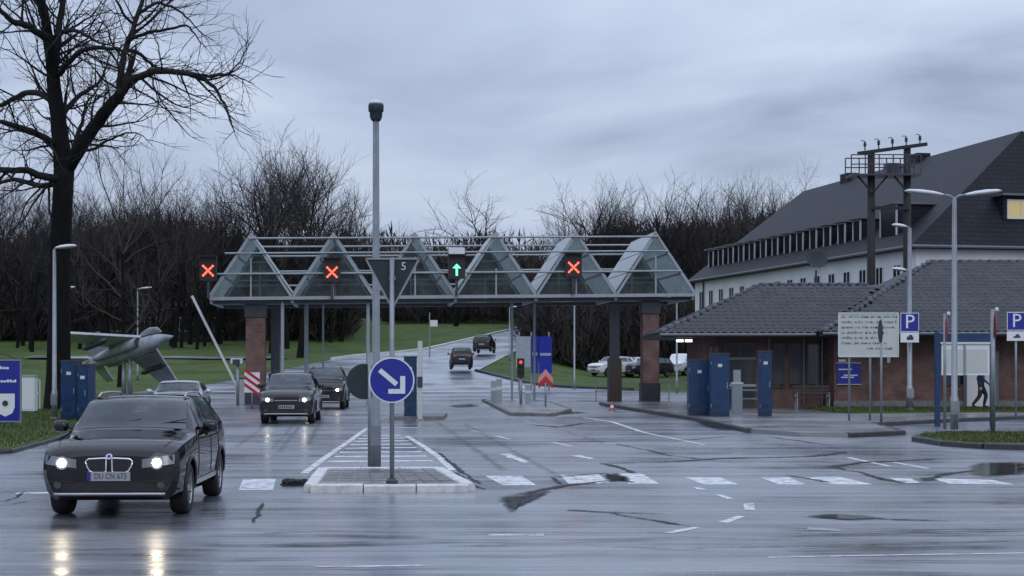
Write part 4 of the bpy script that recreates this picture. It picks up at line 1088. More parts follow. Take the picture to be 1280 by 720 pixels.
# white info case
Y = 48.0; x0, x1 = X(1177, Y), X(1237, Y); w = x1 - x0
t = thing('info_case', 'white glazed information case with blue surround on posts', 'information board', ((x0 + x1) / 2, Y, 0.0)); z1, z0 = Z(430, Y), Z(469, Y)
b = MB().box(-w / 2, w / 2, 0, .12, z0, z1).build('case', 'white', t)
MB().box(-w / 2 + .06, w / 2 - .06, -.008, -.001, z0 + .07, z1 - .16).build('poster', 'board', b)
MB().box(-w / 2 - .04, w / 2 + .04, -.05, .16, z1 + .002, z1 + .06).build('hood', 'lamphead', b)
MB().box(-.06, -.0, -.03, -.009, z0, z1 - .002).build('mullion', 'steel', b)
for xx in (-w / 2 - .11, w / 2 + .11): MB().box(xx - .07, xx + .07, .0, .14, 0, z1 + .35).build('post', 'panelblue', t)
MB().box(-w / 2 - .04, w / 2 + .04, .02, .1, z1 + .08, z1 + .32).build('header', 'panelblue', t)
# blue unit sign at the left edge
Y = 46.0; x1 = X(25, Y); w = 2.1
t = thing('unit_sign', 'blue entrance sign with white shield emblem at the left edge', 'sign', (x1 - w / 2, Y, .10)); z1, z0 = Z(451, Y) - .10, Z(526, Y) - .10
b = MB().box(-w / 2, w / 2, 0, .06, z0, z1).build('panel', 'signblue', t)
for a in ((-w / 2 - .03, w / 2 + .03, z1, z1 + .04), (-w / 2 - .03, w / 2 + .03, z0 - .04, z0), (-w / 2 - .03, -w / 2, z0, z1), (w / 2, w / 2 + .03, z0, z1)): MB().box(a[0], a[1], -.02, .07, a[2], a[3]).build('frame', 'steel', b)
sx = w / 2 - .42
sh = [(-.27, 0, .62), (.27, 0, .62), (.27, 0, .22), (.20, 0, .06), (0, 0, -.04), (-.20, 0, .06), (-.27, 0, .22)]
e_ = MB().prism([Vector(p) + Vector((sx, 0, z0 + .16)) for p in sh], (0, -.012, 0), (0, -.002, 0)).build('shield', 'white', b)
disc(MB(), .085, -.018, -.0125, (sx, z0 + .16 + .34), 20).build('emblem', 'ink', e_)
disc(MB(), .13, -.0165, -.0125, (sx, z0 + .16 + .34), 20).build('emblem_ring', 'lamphead', e_)
q = random.Random(9)
for zz, a, c, h in ((z1 - .24, -w / 2 + .2, w / 2 - .32, .09), (z1 - .62, -w / 2 + .2, w / 2 - .14, .08)):
    mb = MB(); x = a
    while x < c:
        ww = q.uniform(.04, .07); mb.box(x, x + ww, -.006, -.001, zz, zz + h * q.choice((.7, 1))); x += ww + .018
    mb.build('lettering', 'white', b)
for xx in (-.7, .7): MB().box(xx - .05, xx + .05, .07, .17, -.02, z1 - .1).build('post', 'steel', t)
MB().box(-w / 2 + .2, -w / 2 + 1.25, -.02, .08, z1 + .3, z1 + .42).build('sign_lamp', 'tube', t)
MB().bar((w / 2 - .1, .04, z1 + .04), (-w / 2 + 1.2, .04, z1 + .36), .03, .03).build('lamp_bracket', 'darksteel', t)
# red/white chevron markers
t = thing('chevron_marker', 'red and white arrow shaped marker on a short post at the lane split', 'road marker', (X(682, 66), 66, 0))
zc = Z(474, 66)
mb = MB(); mb.prism([(-.30, 0, zc - .35), (-.30, 0, zc + .05), (0, 0, zc + .42), (.30, 0, zc + .05), (.30, 0, zc - .35), (0, 0, zc - .15)], (0, 0, 0), (0, .03, 0)); b = mb.build('plate', 'pinkred', t)
MB().prism([(-.30, 0, zc - .40), (-.30, 0, zc - .18), (0, 0, zc + .14), (.30, 0, zc - .18), (.30, 0, zc - .40), (0, 0, zc - .12)], (0, -.012, 0), (0, -.002, 0)).build('chevron', 'red', b)
MB().tube([(0, .03, 0), (0, .03, zc - .1)], .04, 8).build('post', 'steel', t, True)
t = thing('striped_marker', 'red and white striped marker plate before the left brick pillar', 'road marker', (X(315, 66.5), 66.5, 0))
zc = Z(478, 66.5); b = MB().box(-.32, .32, 0, .03, zc - .42, zc + .42).build('plate', 'white', t)
for k in range(3):
    o_ = -.42 + k * .30
    MB().prism([(-.32, 0, zc + o_ + .42), (-.32, 0, zc + o_ + .28), (.32, 0, zc + o_ - .18), (.32, 0, zc + o_ - .04)], (0, -.012, 0), (0, -.002, 0)).build('stripe', 'red', b)
MB().tube([(0, .05, 0), (0, .05, zc)], .035, 8).build('post', 'steel', t, True)
# traffic light beyond
t = thing('traffic_light', 'small traffic light showing red before the blue board', 'traffic light', (X(651, 70), 70, 0))
zc = Z(460, 70); b = MB().box(-.16, .16, 0, .2, zc - .42, zc + .42).build('housing', 'black', t)
for k, m_ in ((0.26, 'dimred'), (0, 'black'), (-.26, 'black')): disc(MB(), .075, -.012, -.002, (0, zc + k), 16).build('lens', m_, b)
for k in (.26, 0, -.26): MB().box(-.12, .12, -.14, -.003, zc + k + .1, zc + k + .12).build('visor', 'black', b)
MB().tube([(0, .1, 0), (0, .1, zc - .4)], .06, 10).build('post', 'steel', t, True)

# ================================================================== CARS
def pchip(xs, ys, x):
    n = len(xs)
    if x <= xs[0]: return ys[0]
    if x >= xs[-1]: return ys[-1]
    i = 0
    while xs[i + 1] < x: i += 1
    h = [xs[k + 1] - xs[k] for k in range(n - 1)]; d = [(ys[k + 1] - ys[k]) / h[k] for k in range(n - 1)]
    def m(k):
        if k == 0: return d[0]
        if k == n - 1: return d[-1]
        if d[k - 1] * d[k] <= 0: return 0.0
        w1, w2 = 2 * h[k] + h[k - 1], h[k] + 2 * h[k - 1]
        return (w1 + w2) / (w1 / d[k - 1] + w2 / d[k])
    t = (x - xs[i]) / h[i]; a, b = m(i), m(i + 1)
    return ((2 * t ** 3 - 3 * t ** 2 + 1) * ys[i] + (t ** 3 - 2 * t ** 2 + t) * h[i] * a + (-2 * t ** 3 + 3 * t ** 2) * ys[i + 1] + (t ** 3 - t ** 2) * h[i] * b)

# stations: y, bottom, sill w, sill z, mid w, mid z, belt w, belt z, roof w, roof z, top z   (front of the car at y = 0)
SUV = [(0.00, .36, .62, .42, .70, .58, .66, .76, .45, .80, .82), (.04, .28, .74, .37, .81, .57, .77, .82, .52, .865, .885), (.14, .23, .82, .34, .875, .57, .835, .875, .60, .93, .95),
       (.36, .22, .87, .33, .895, .58, .868, .935, .66, .985, 1.005), (.90, .22, .88, .33, .905, .60, .88, .985, .70, 1.03, 1.05), (1.22, .22, .88, .33, .905, .62, .885, 1.01, .73, 1.06, 1.085),
       (1.36, .22, .88, .33, .905, .63, .885, 1.02, .75, 1.085, 1.12), (1.64, .22, .88, .33, .905, .63, .88, 1.035, .725, 1.27, 1.315), (1.95, .22, .88, .33, .905, .63, .875, 1.05, .68, 1.455, 1.50),
       (2.45, .22, .88, .33, .905, .63, .87, 1.06, .665, 1.505, 1.55), (3.20, .22, .88, .33, .905, .63, .87, 1.075, .66, 1.50, 1.54), (3.80, .23, .88, .34, .90, .64, .86, 1.09, .64, 1.465, 1.505),
       (4.10, .25, .87, .36, .89, .65, .845, 1.10, .62, 1.41, 1.45), (4.32, .30, .84, .42, .87, .66, .81, 1.06, .66, 1.11, 1.14), (4.42, .34, .78, .46, .82, .66, .76, .95, .60, .98, .99), (4.46, .40, .72, .50, .76, .66, .72, .86, .55, .88, .885)]
def ring(st, y):
    xs = [s[0] for s in st]; c = [pchip(xs, [s[k] for s in st], y) for k in range(1, 11)]
    zb, ws, zs, wm, zm, wb, zbelt, wr, zr, zt = c
    return [Vector((0, y, zb)), Vector((ws * .86, y, zb)), Vector((ws, y, zs)), Vector((wm, y, zm)), Vector(((wm * .6 + wb * .4) + .006, y, zm * .35 + zbelt * .65)), Vector((wb, y, zbelt)),
            Vector((wr, y, zr)), Vector((wr * .58, y, zr + (zt - zr) * .72)), Vector((0, y, zt))]
def rpt(rg, t):
    i = min(int(t), len(rg) - 2); f = t - i
    p1, p2 = rg[i], rg[i + 1]
    p0 = rg[i - 1] if i else Vector((-rg[1].x, rg[1].y, rg[1].z)); p3 = rg[i + 2] if i + 2 < len(rg) else Vector((-rg[-2].x, rg[-2].y, rg[-2].z))
    cr_ = 0.5 * ((2 * p1) + (p2 - p0) * f + (2 * p0 - 5 * p1 + 4 * p2 - p3) * f * f + (3 * p1 - p0 - 3 * p2 + p3) * f ** 3)
    return cr_.lerp(p1.lerp(p2, f), 0.78)
def surf(st, y, t): return rpt(ring(st, y), t)
def patch(st, corners, nu, nv, off, both=True):
    """glass or trim laid on the body; corners (y,t) bl, br, tr, tl"""
    mb = MB(); sides = (1, -1) if both else (1,)
    for sg in sides:
        base = len(mb.v)
        for j in range(nv + 1):
            for i in range(nu + 1):
                u_, v_ = i / nu, j / nv
                y = (corners[0][0] * (1 - u_) + corners[1][0] * u_) * (1 - v_) + (corners[3][0] * (1 - u_) + corners[2][0] * u_) * v_
                t = (corners[0][1] * (1 - u_) + corners[1][1] * u_) * (1 - v_) + (corners[3][1] * (1 - u_) + corners[2][1] * u_) * v_
                p = surf(st, y, t); a = surf(st, y + .01, t) - surf(st, y - .01, t); b = surf(st, y, min(8, t + .02)) - surf(st, y, t - .02)
                n = a.cross(b); n = n.normalized() if n.length > 1e-9 else Vector((0, 0, 1))
                if n.x < 0 and t < 7.5: n = -n
                if t >= 7.5 and n.z < 0: n = -n
                p = p + n * off
                mb.v.append((p.x * sg, p.y, p.z))
        for j in range(nv):
            for i in range(nu):
                a = base + j * (nu + 1) + i; q = (a, a + 1, a + nu + 2, a + nu + 1)
                mb.f.append(q if sg > 0 else q[::-1])
    return mb
def body_mesh(st, wy, wr, ww, hw):
    ks = st[-1][0] / 4.46
    HOLES = [(1.42, 1.90, 6.33, 8.01), (1.92, 2.52, 5.3, 5.7), (2.72, 3.30, 5.3, 5.7), (3.46, 3.78, 5.3, 5.7), (4.09, 4.25, 6.33, 8.01)]
    ys = [h * ks for hh in HOLES for h in hh[:2]]
    for a, b in zip(st, st[1:]):
        n = max(1, int((b[0] - a[0]) / .12))
        ys += [a[0] + (b[0] - a[0]) * k / n for k in range(n)]
    ys.append(st[-1][0]); ys = sorted(set(round(y, 4) for y in ys)); ts = [k / 3 for k in range(25)]
    mb = MB(); N = len(ts); full = 2 * N - 2
    for y in ys:
        rg = ring(st, y); half = [rpt(rg, t) for t in ts]
        half[0].x = 0; half[-1].x = 0
        for p in half: mb.v.append(tuple(p))
        for p in reversed(half[1:-1]): mb.v.append((-p.x, p.y, p.z))
    for j in range(len(ys) - 1):
        for k in range(full):
            a = j * full + k; b = j * full + (k + 1) % full; mb.f.append((a, b, b + full, a + full))
    mb.f.append(tuple(range(full - 1, -1, -1))); e = (len(ys) - 1) * full; mb.f.append(tuple(e + k for k in range(full)))
    m = mb.mesh('body')
    m.materials.append(M['paintblack']); m.materials.append(M['black']); m.materials.append(M['trim'])
    fi = 0
    for j in range(len(ys) - 1):
        yc = (ys[j] + ys[j + 1]) / 2 / ks
        for k in range(full):
            tcn_ = (min(k, full - k - 1) + .5) / 3
            if any(h[0] < yc < h[1] and h[2] < tcn_ < h[3] for h in HOLES): m.polygons[fi].material_index = 2
            fi += 1
    bm = bmesh.new(); bm.from_mesh(m); bmesh.ops.recalc_face_normals(bm, faces=bm.faces[:]); bm.to_mesh(m); bm.free()
    o = bpy.data.objects.new('tmpbody', m); COL.objects.link(o)
    c = MB()
    for y in wy:
        for sg in (-1, 1):
            c.lathe([(wr, 0), (wr, .42)], 28, Matrix.Translation((sg * (hw + .08), y, .335)) @ Matrix.Rotation(-sg * PI / 2, 4, 'Y'))
    cm = c.mesh('cut'); cm.materials.append(M['black'])
    bm = bmesh.new(); bm.from_mesh(cm); bmesh.ops.recalc_face_normals(bm, faces=bm.faces[:]); bm.to_mesh(cm); bm.free()
    co = bpy.data.objects.new('tmpcut', cm); COL.objects.link(co)
    md = o.modifiers.new('b', 'BOOLEAN'); md.operation = 'DIFFERENCE'; md.object = co; md.solver = 'EXACT'
    try: md.material_mode = 'TRANSFER'
    except Exception: pass
    bpy.context.view_layer.update()
    res = bpy.data.meshes.new_from_object(o.evaluated_get(bpy.context.evaluated_depsgraph_get()))
    bpy.data.objects.remove(o); bpy.data.objects.remove(co)
    for p in res.polygons:
        if p.material_index == 2: continue
        cz_ = sum(res.vertices[i].co.z for i in p.vertices) / len(p.vertices)
        r_ = min(math.hypot(p.center.y - y, p.center.z - .335) for y in wy)
        if cz_ < .335 or r_ < wr - .01: p.material_index = 1
    smooth_by_angle(res, 22)
    bm = bmesh.new(); bm.from_mesh(res); bmesh.ops.delete(bm, geom=[f for f in bm.faces if f.material_index == 2], context='FACES'); bm.to_mesh(res); bm.free()
    return res
def scale_st(st, sx, sy, sz, up=0.0):
    return [(s[0] * sy, s[1] + up * .5, s[2] * sx, s[3] + up * .5, s[4] * sx, s[5] * sz, s[6] * sx, s[7] * sz, s[8] * sx, s[9] * sz, s[10] * sz) for s in st]

def wheel(parent, x, y, r, sg, spokes=10, steer=0.0):
    w = bpy.data.objects.new('wheel', None); COL.objects.link(w); w.parent = parent; w.location = (x, y, r); w.rotation_euler = (0, 0, steer)
    m4 = Matrix.Rotation(sg * PI / 2, 4, 'Y')
    MB().lathe([(r * .62, -.11), (r * .70, -.115), (r * .93, -.11), (r * .985, -.09), (r, -.05), (r, .05), (r * .985, .09), (r * .93, .11), (r * .70, .115), (r * .62, .11)], 36, m4, cap=False).build('tyre', 'rubber', w, True)
    rm = MB(); rm.lathe([(r * .70, .108), (r * .66, .112), (r * .62, .09), (r * .60, .02)], 36, m4, cap=False)
    rm.lathe([(r * .14, .05), (r * .14, .085), (r * .08, .095)], 16, m4)
    for k in range(spokes):
        a = 2 * PI * k / spokes; da = .05
        pts = [(r * .10, a - da * 1.6, .075), (r * .10, a + da * 1.6, .075), (r * .65, a + da * .8, .095), (r * .65, a - da * .8, .095)]
        rm.prism([m4 @ Vector((q * math.cos(b), q * math.sin(b), z)) for q, b, z in pts], (0, 0, 0), m4 @ Vector((0, 0, -.03)))
    rm.build('rim', 'silver', w)
    MB().lathe([(r * .61, -.02), (r * .61, .02)], 24, m4).build('brake_disc', 'black', w)
    return w

def make_car(label, paint, st, loc, rz, wy=(.86, 3.62), wr=.335, lights='off', rear=False, hero=False, group=None, plate=None, name='car', cat='car', rails=True, cladding=True):
    t = thing(name, label, cat, loc, rz, group)
    key = (id(st), wr); L = st[-1][0]
    if key not in make_car.cache: make_car.cache[key] = body_mesh(st, wy, wr * 1.17, .3, st[len(st) // 2][4])
    bmz = make_car.cache[key].copy(); bmz.materials.clear(); bmz.materials.append(M[paint]); bmz.materials.append(M['black'])
    body = obj('body', bmz, None, t)
    k = L / 4.46
    def yy(a): return a * k
    ws = patch(st, [(yy(1.38), 6.02), (yy(1.38), 8), (yy(1.94), 8), (yy(1.94), 6.06)], 10, 8, .006).build('windscreen', 'carglass', t, True, fixn=False)
    rw = patch(st, [(yy(4.27), 6.15), (yy(4.27), 8), (yy(4.06), 8), (yy(4.06), 6.15)], 8, 4, .006).build('rear_window', 'carglass', t, True, fixn=False)
    for a, b in (((1.76, 2.58), (1.95, 2.56)), ((2.66, 3.38), (2.64, 3.34)), ((3.46, 4.0), (3.42, 3.80))):
        for sg in (1, -1):
            pm = patch(st, [(yy(a[0]), 5.07), (yy(a[1]), 5.07), (yy(b[1]), 5.86), (yy(b[0]), 5.86)], 6, 4, .007, False)
            pm.v = [(x * sg, y, z) for x, y, z in pm.v]
            pm.build('side_window', 'carglass', t, True, fixn=False)
    # cabin
    hs_ = st[8][10] / 1.50
    MB().box(-.66, .66, yy(1.30), yy(1.72), .45, .97 * hs_).build('dashboard', 'trim', t)
    for sx_ in (-.36, .36):
        s_ = MB(); s_.box(sx_ - .24, sx_ + .24, yy(2.15), yy(2.60), .40, .60); s_.box(sx_ - .23, sx_ + .23, yy(2.52), yy(2.66), .60, 1.12 * hs_); s_.box(sx_ - .13, sx_ + .13, yy(2.56), yy(2.66), 1.15 * hs_, 1.33 * hs_); s_.build('seat', 'trim', t)
    MB().box(-.6, .6, yy(3.3), yy(3.45), .4, 1.10 * hs_).build('rear_seat', 'trim', t)
    ring_ = [Vector((.36 + .18 * math.cos(2 * PI * k_ / 16), yy(1.92) + .05 * math.sin(2 * PI * k_ / 16), .98 * hs_ + .17 * math.sin(2 * PI * k_ / 16))) for k_ in range(17)]
    MB().tube(ring_, .014, 5).build('steering_wheel', 'black', t)
    # door seams and handles
    for sg in (1, -1):
        for a in (1.50, 2.62, 3.36):
            pts = [surf(st, yy(a + (.12 if a > 3 and q < 3.2 else 0)), q) for q in (2.4, 3, 3.6, 4.2, 5.0)]
            MB().tube([(p.x * sg * 1.002, p.y, p.z) for p in pts], .006, 4).build('door_seam', 'black', t)
        for a in (2.40, 3.25):
            p = surf(st, yy(a), 4.55); MB().bar((p.x * sg * 1.008, p.y - .1, p.z), (p.x * sg * 1.008, p.y + .1, p.z), .03, .03).build('door_handle', paint, t)
        # mirror
        p = surf(st, yy(1.72), 5.1); mb = MB()
        mb.lathe([(.02, 0), (.075, .015), (.09, .06), (.088, .14), (.06, .17)], 12, Matrix.Translation((sg * (p.x + .06), p.y, p.z + .06)) @ Matrix.Rotation(sg * PI / 2, 4, 'Y') @ Matrix.Diagonal((.85, .55, 1.1, 1)))
        mb.bar((sg * (p.x - .03), p.y, p.z + .03), (sg * (p.x + .09), p.y, p.z + .05), .04, .04); mb.build('mirror', paint, t, True)
        if rails:
            pts = [surf(st, yy(a), 6.25) + Vector((0, 0, h)) for a, h in ((2.15, .02), (2.3, .055), (2.9, .06), (3.5, .055), (3.75, .015))]
            MB().tube([(p.x * sg, p.y, p.z) for p in pts], .016, 6).build('roof_rail', 'silver' if hero else 'black', t, True)
    if cladding:
        for sg in (1, -1):
            pm = patch(st, [(yy(1.28), 2.05), (yy(3.2), 2.05), (yy(3.2), 2.28), (yy(1.28), 2.28)], 8, 1, .010, False); pm.v = [(x * sg, y, z) for x, y, z in pm.v]
            pm.build('sill_trim', 'silver', t, True, fixn=False)
    for a in wy:
        for sg in (1, -1):
            hwd = surf(st, a, 3).x
            wheel(t, sg * (hwd - .125), a, wr, sg, 10 if hero else 7)
            # wheel-arch trim
            pts = []
            for q in range(13):
                an = R(-12 + q * 17); ya, za = a + math.cos(an) * wr * 1.185, .335 + math.sin(an) * wr * 1.185
                # find body half width at (ya, za)
                best = 0
                rg = ring(st, min(max(ya, .03), L - .03))
                for tt in range(12, 48):
                    p = rpt(rg, tt / 10)
                    if abs(p.z - za) < .03: best = max(best, p.x)
                pts.append((sg * ((best or hwd) + .004), ya, max(za, .23)))
            MB().tube(pts, .022, 6).build('arch_trim', 'black', t, True)
    # ---- front
    def fy(x, z):   # y of the nose surface at lateral x, height z
        lo, hi = 0.0, 1.2
        for _ in range(22):
            mdl = (lo + hi) / 2; rg = ring(st, mdl)
            ok = False
            best = 0
            for tt in range(10, 79, 3):
                p = rpt(rg, tt / 10)
                if p.z >= z and best == 0: best = p.x; break
            # inside if lateral extent reaches x at z and top above z
            ok = rg[-1].z >= z and best >= x and rg[0].z <= z
            if ok: hi = mdl
            else: lo = mdl
        return hi
    hz_, hx = .70 * st[4][7] / .965, .63 * st[4][4] / .90
    for sg in (1, -1):
        # wrap-round lamp unit
        n = 7; top = []; bot = []
        for i in range(n):
            f = i / (n - 1); x = hx - .21 + f * .40 * st[4][4] / .9
            za, zb_ = hz_ + .055 + f * .055, hz_ - .055 + f * .05
            top.append(Vector((sg * x, fy(x, za) - .012, za))); bot.append(Vector((sg * x, fy(x, zb_) - .014, zb_)))
        mb = MB(); mb.add(top + bot, [(i, i + 1, i + 1 + n, i + n) for i in range(n - 1)])
        hl = mb.build('headlight', 'lampunit' if not rear else 'lampglass', t, True)
        cx = hx - .03; cy = fy(cx, hz_)
        if lights != 'off':
            r_ = .052
            mb = MB(); mb.lathe([(r_, -.02), (r_, .0), (r_ * .6, .012)], 16, Matrix.Translation((sg * cx, cy - .022, hz_ + .01)) @ Matrix.Rotation(PI / 2, 4, 'X'))
            mb.build('lamp', lights, hl)
        MB().lathe([(.085, -.02), (.08, .005)], 18, Matrix.Translation((sg * (hx - .03), cy - .008, hz_ + .01)) @ Matrix.Rotation(PI / 2, 4, 'X')).build('reflector', 'chrome', hl)
        # fog lamp and lower trim
        gx = hx + .02; gz = .43; gy = fy(gx, gz)
        MB().lathe([(.045, -.01), (.045, .012)], 14, Matrix.Translation((sg * gx, gy - .01, gz)) @ Matrix.Rotation(PI / 2, 4, 'X')).build('fog_lamp', 'lampglass', t)
        mb = MB()
        pts = [(sg * x, fy(x, .47) - .012, .47) for x in (.42, .52, .62, .72)]
        mb.tube(pts, .012, 5); mb.build('bumper_slot', 'black', t)
    if hero:
        for sg in (1, -1):      # two rounded grille openings with bright rims
            out = []
            for kx, kz in ((.035, .075), (.05, .085), (.25, .075), (.285, .05), (.27, -.02), (.235, -.075), (.20, -.09), (.06, -.09), (.035, -.075)):
                x, z = kx * 1.0, hz_ + kz - .015; out.append(Vector((sg * x, fy(x, z) - .016, z)))
            g = MB().add(out, [tuple(range(len(out)))]).build('grille', 'black', t)
            MB().tube([p + Vector((0, -.004, 0)) for p in out] + [out[0] + Vector((0, -.004, 0)), out[1] + Vector((0, -.004, 0))], .011, 6).build('rim', 'chrome', g, True)
            mb = MB()
            for q in range(6):
                x = .07 + q * .034; mb.bar((sg * x, fy(x, hz_) - .022, hz_ - .095), (sg * x, fy(x, hz_) - .022, hz_ + .05), .007, .012)
            mb.build('slats', 'darksteel', g)
        em = disc(MB(), .04, -.01, .0, (0, 0), 20).build('round_badge', 'winframe', t, loc=(0, fy(.01, .745) - .012, .775)); em.rotation_euler = (R(-35), 0, 0)
        disc(MB(), .024, -.013, -.0105, (0, 0), 16).build('badge_centre', 'signblue', em)
    else:
        z = hz_ - .01; xs_ = [-.36 + .08 * i for i in range(10)]
        mb = MB(); mb.add([(x, fy(abs(x), z + .05) - .012, z + .05) for x in xs_] + [(x, fy(abs(x), z - .06) - .014, z - .06) for x in xs_], [(i, i + 1, i + 11, i + 10) for i in range(9)]); mb.build('grille', 'black', t)
        mb = MB(); mb.tube([(x, fy(abs(x), z) - .02, z) for x in xs_], .010, 5); mb.build('grille_bar', 'chrome', t)
    # lower intake + silver strip
    zl = .38; xs_ = [-.60 + .12 * i for i in range(11)]
    mb = MB(); mb.add([(x, fy(abs(x), .47) - .008, .47) for x in xs_] + [(x, fy(abs(x), .345) - .010, .345) for x in xs_], [(i, i + 1, i + 12, i + 11) for i in range(10)]); mb.build('lower_intake', 'black', t)
    mb = MB(); mb.tube([(x, fy(min(abs(x), .62), .315) - .010, .315) for x in [-.68 + .085 * i for i in range(17)]], .020, 6); mb.build('bumper_strip', 'silver', t, True)
    pz = .535; py = min(fy(.26, pz + .05), fy(.01, pz)) - .03
    pl = MB().box(-.26, .26, py, py + .012, pz - .057, pz + .057).build('licence_plate', 'plate', t)
    MB().box(-.258, -.222, py - .003, py - .0005, pz - .054, pz + .054).build('blue_band', 'signblue', pl)
    if plate: text_obj('lettering', plate, .10, 'ink', pl, (.018, py - .002, pz), depth=.001, wscale=.80)
    else:
        mb = MB()
        for i in range(6): mb.box(-.2 + i * .07, -.2 + i * .07 + .04, py - .003, py - .0005, pz - .035, pz + .035)
        mb.build('lettering', 'ink', pl)
    # bonnet and bumper gaps
    for sg in (1, -1):
        MB().tube([(lambda p: (p.x * sg, p.y, p.z + .002))(surf(st, yy(a), 5.75)) for a in (.16, .35, .6, .9, 1.2, 1.34)], .005, 4).build('bonnet_gap', 'black', t)
    # wipers
    for xw, yw in ((-.35, 1.44), (.25, 1.44)):
        a = Vector((xw, yy(yw), ring(st, yy(yw))[-1].z - .02)); p = surf(st, yy(1.58), 8 - abs(xw + .3) * 2); b = Vector((xw + .45, yy(1.52), ring(st, yy(1.52))[6].z + .05))
        MB().tube([a, b], .008, 5).build('wiper', 'black', t)
    # ---- rear
    for sg in (1, -1):
        ytop = L - .10
        mb = MB(); pts = []
        for zz in (.78, .98):
            for x in (.46, .58, .70):
                # back surface position
                lo, hi = L - .6, L
                for _ in range(18):
                    mdl = (lo + hi) / 2; rg = ring(st, mdl)
                    ok = rg[5].z >= zz * st[4][7] / .965 and rg[4].x >= x
                    if ok: lo = mdl
                    else: hi = mdl
                pts.append((sg * x, lo + .015, zz * st[4][7] / .965))
        mb.add(pts, [(0, 1, 4, 3), (1, 2, 5, 4)]); mb.build('tail_light', 'tail' if rear else 'red', t)
    MB().box(-.26, .26, L + .004, L + .016, .62, .73).build('licence_plate', 'plate', t)
    return t
make_car.cache = {}
HEROST = scale_st(SUV, .965, .97, .965)
make_car('near black car with twin rounded grille and lit headlights', 'paintblack', HEROST, (X(143, 20.0), 19.75, 0), R(2.2), lights='head', wy=(.83, 3.50), wr=.325, hero=True, plate='DU CN 673')
ST2 = scale_st(SUV, .95, .98, 1.04)
make_car('second car in the queue, dark brown with lit headlights', 'paintgrey', ST2, (X(363, 51.0), 50.0, 0), R(3), wy=(.84, 3.55), lights='head2')
ST3 = scale_st(SUV, .98, 1.0, 1.10, .05)
make_car('third car in the queue, tall and black, partly behind the second', 'paintdark', ST3, (X(407, 66), 65, 0), R(3), wy=(.86, 3.62), lights='head2', wr=.35)
ST4 = scale_st(SUV, .96, 1.0, .97)
make_car('silver car at the back of the queue beside the pillar', 'paintsilver', ST4, (X(374, 82), 80, 0), R(4), rails=False)
ST5 = scale_st(SUV, .93, .95, .86)
make_car('low silver car on the left access lane, its roof just above the black car', 'paintsilver', ST5, (X(229, 52.5), 51, 0), R(6), rails=False, cladding=False)
def far_car(u, Y, rz, paint, label, st=ST4, grp=None, z=None, name='car', cat='car', rear=True):
    x = X(u, Y); return make_car(label, paint, st, (x, Y, hill(x, Y) + .03 if z is None else z), rz, rear=rear, rails=False, cladding=False, group=grp, name=name, cat=cat)
for u, Y, rz, lab in ((575, 127, R(184), 'dark car driving away up the road, the nearer of two'), (609, 151, R(174), 'dark car driving away up the road, the farther of two')):
    x, L = X(u, Y), 4.4
    t = far_car(u, Y + 4.4, rz, 'paintdark', lab, ST3)
    sl_a = math.atan(0.05); t.rotation_mode = 'ZXY'; t.rotation_euler = (-sl_a, 0, rz)
    t.location.z = hill(x, Y + 4.4) + .04
VAN = [(0.00, .40, .66, .46, .76, .60, .70, .95, .50, .98, .99), (.06, .34, .78, .42, .86, .62, .82, 1.02, .60, 1.06, 1.08), (.30, .30, .90, .40, .94, .65, .91, 1.12, .70, 1.17, 1.20), (.75, .30, .94, .40, .96, .68, .94, 1.20, .76, 1.27, 1.31),
       (1.05, .30, .94, .40, .96, .68, .94, 1.22, .80, 1.55, 1.60), (1.45, .30, .94, .40, .96, .68, .94, 1.24, .82, 1.88, 1.93), (2.2, .30, .94, .40, .96, .68, .94, 1.25, .83, 1.93, 1.98), (3.6, .30, .94, .40, .96, .68, .94, 1.25, .83, 1.93, 1.98),
       (4.6, .30, .94, .40, .96, .68, .94, 1.25, .82, 1.90, 1.95), (4.82, .32, .93, .42, .95, .68, .92, 1.23, .82, 1.75, 1.80), (4.9, .36, .90, .45, .92, .68, .90, 1.1, .80, 1.15, 1.17), (4.93, .45, .85, .5, .88, .68, .86, .95, .70, .97, .98)]
far_car(742, 136, R(-48), 'paintwhite', 'white car parked beyond the gate, left of the dark column', ST3, rear=False)
far_car(786, 137, R(-55), 'paintdark', 'dark car parked between the column and the brick pillar', ST3, rear=False)
far_car(768, 139, R(-55), 'paintwhite', 'white car parked right behind the dark column', ST3, rear=False)
far_car(750, 168, R(-12), 'paintwhite', 'white van parked on the bank behind the white car', VAN, name='van', cat='van', rear=False)
far_car(795, 162, R(-70), 'paintwhite', 'white car parked on the bank behind the dark car', ST3, rear=False)
far_car(840, 142, R(-35), 'paintwhite', 'white van parked between the brick pillar and the guard house', VAN, name='van', cat='van', rear=False)

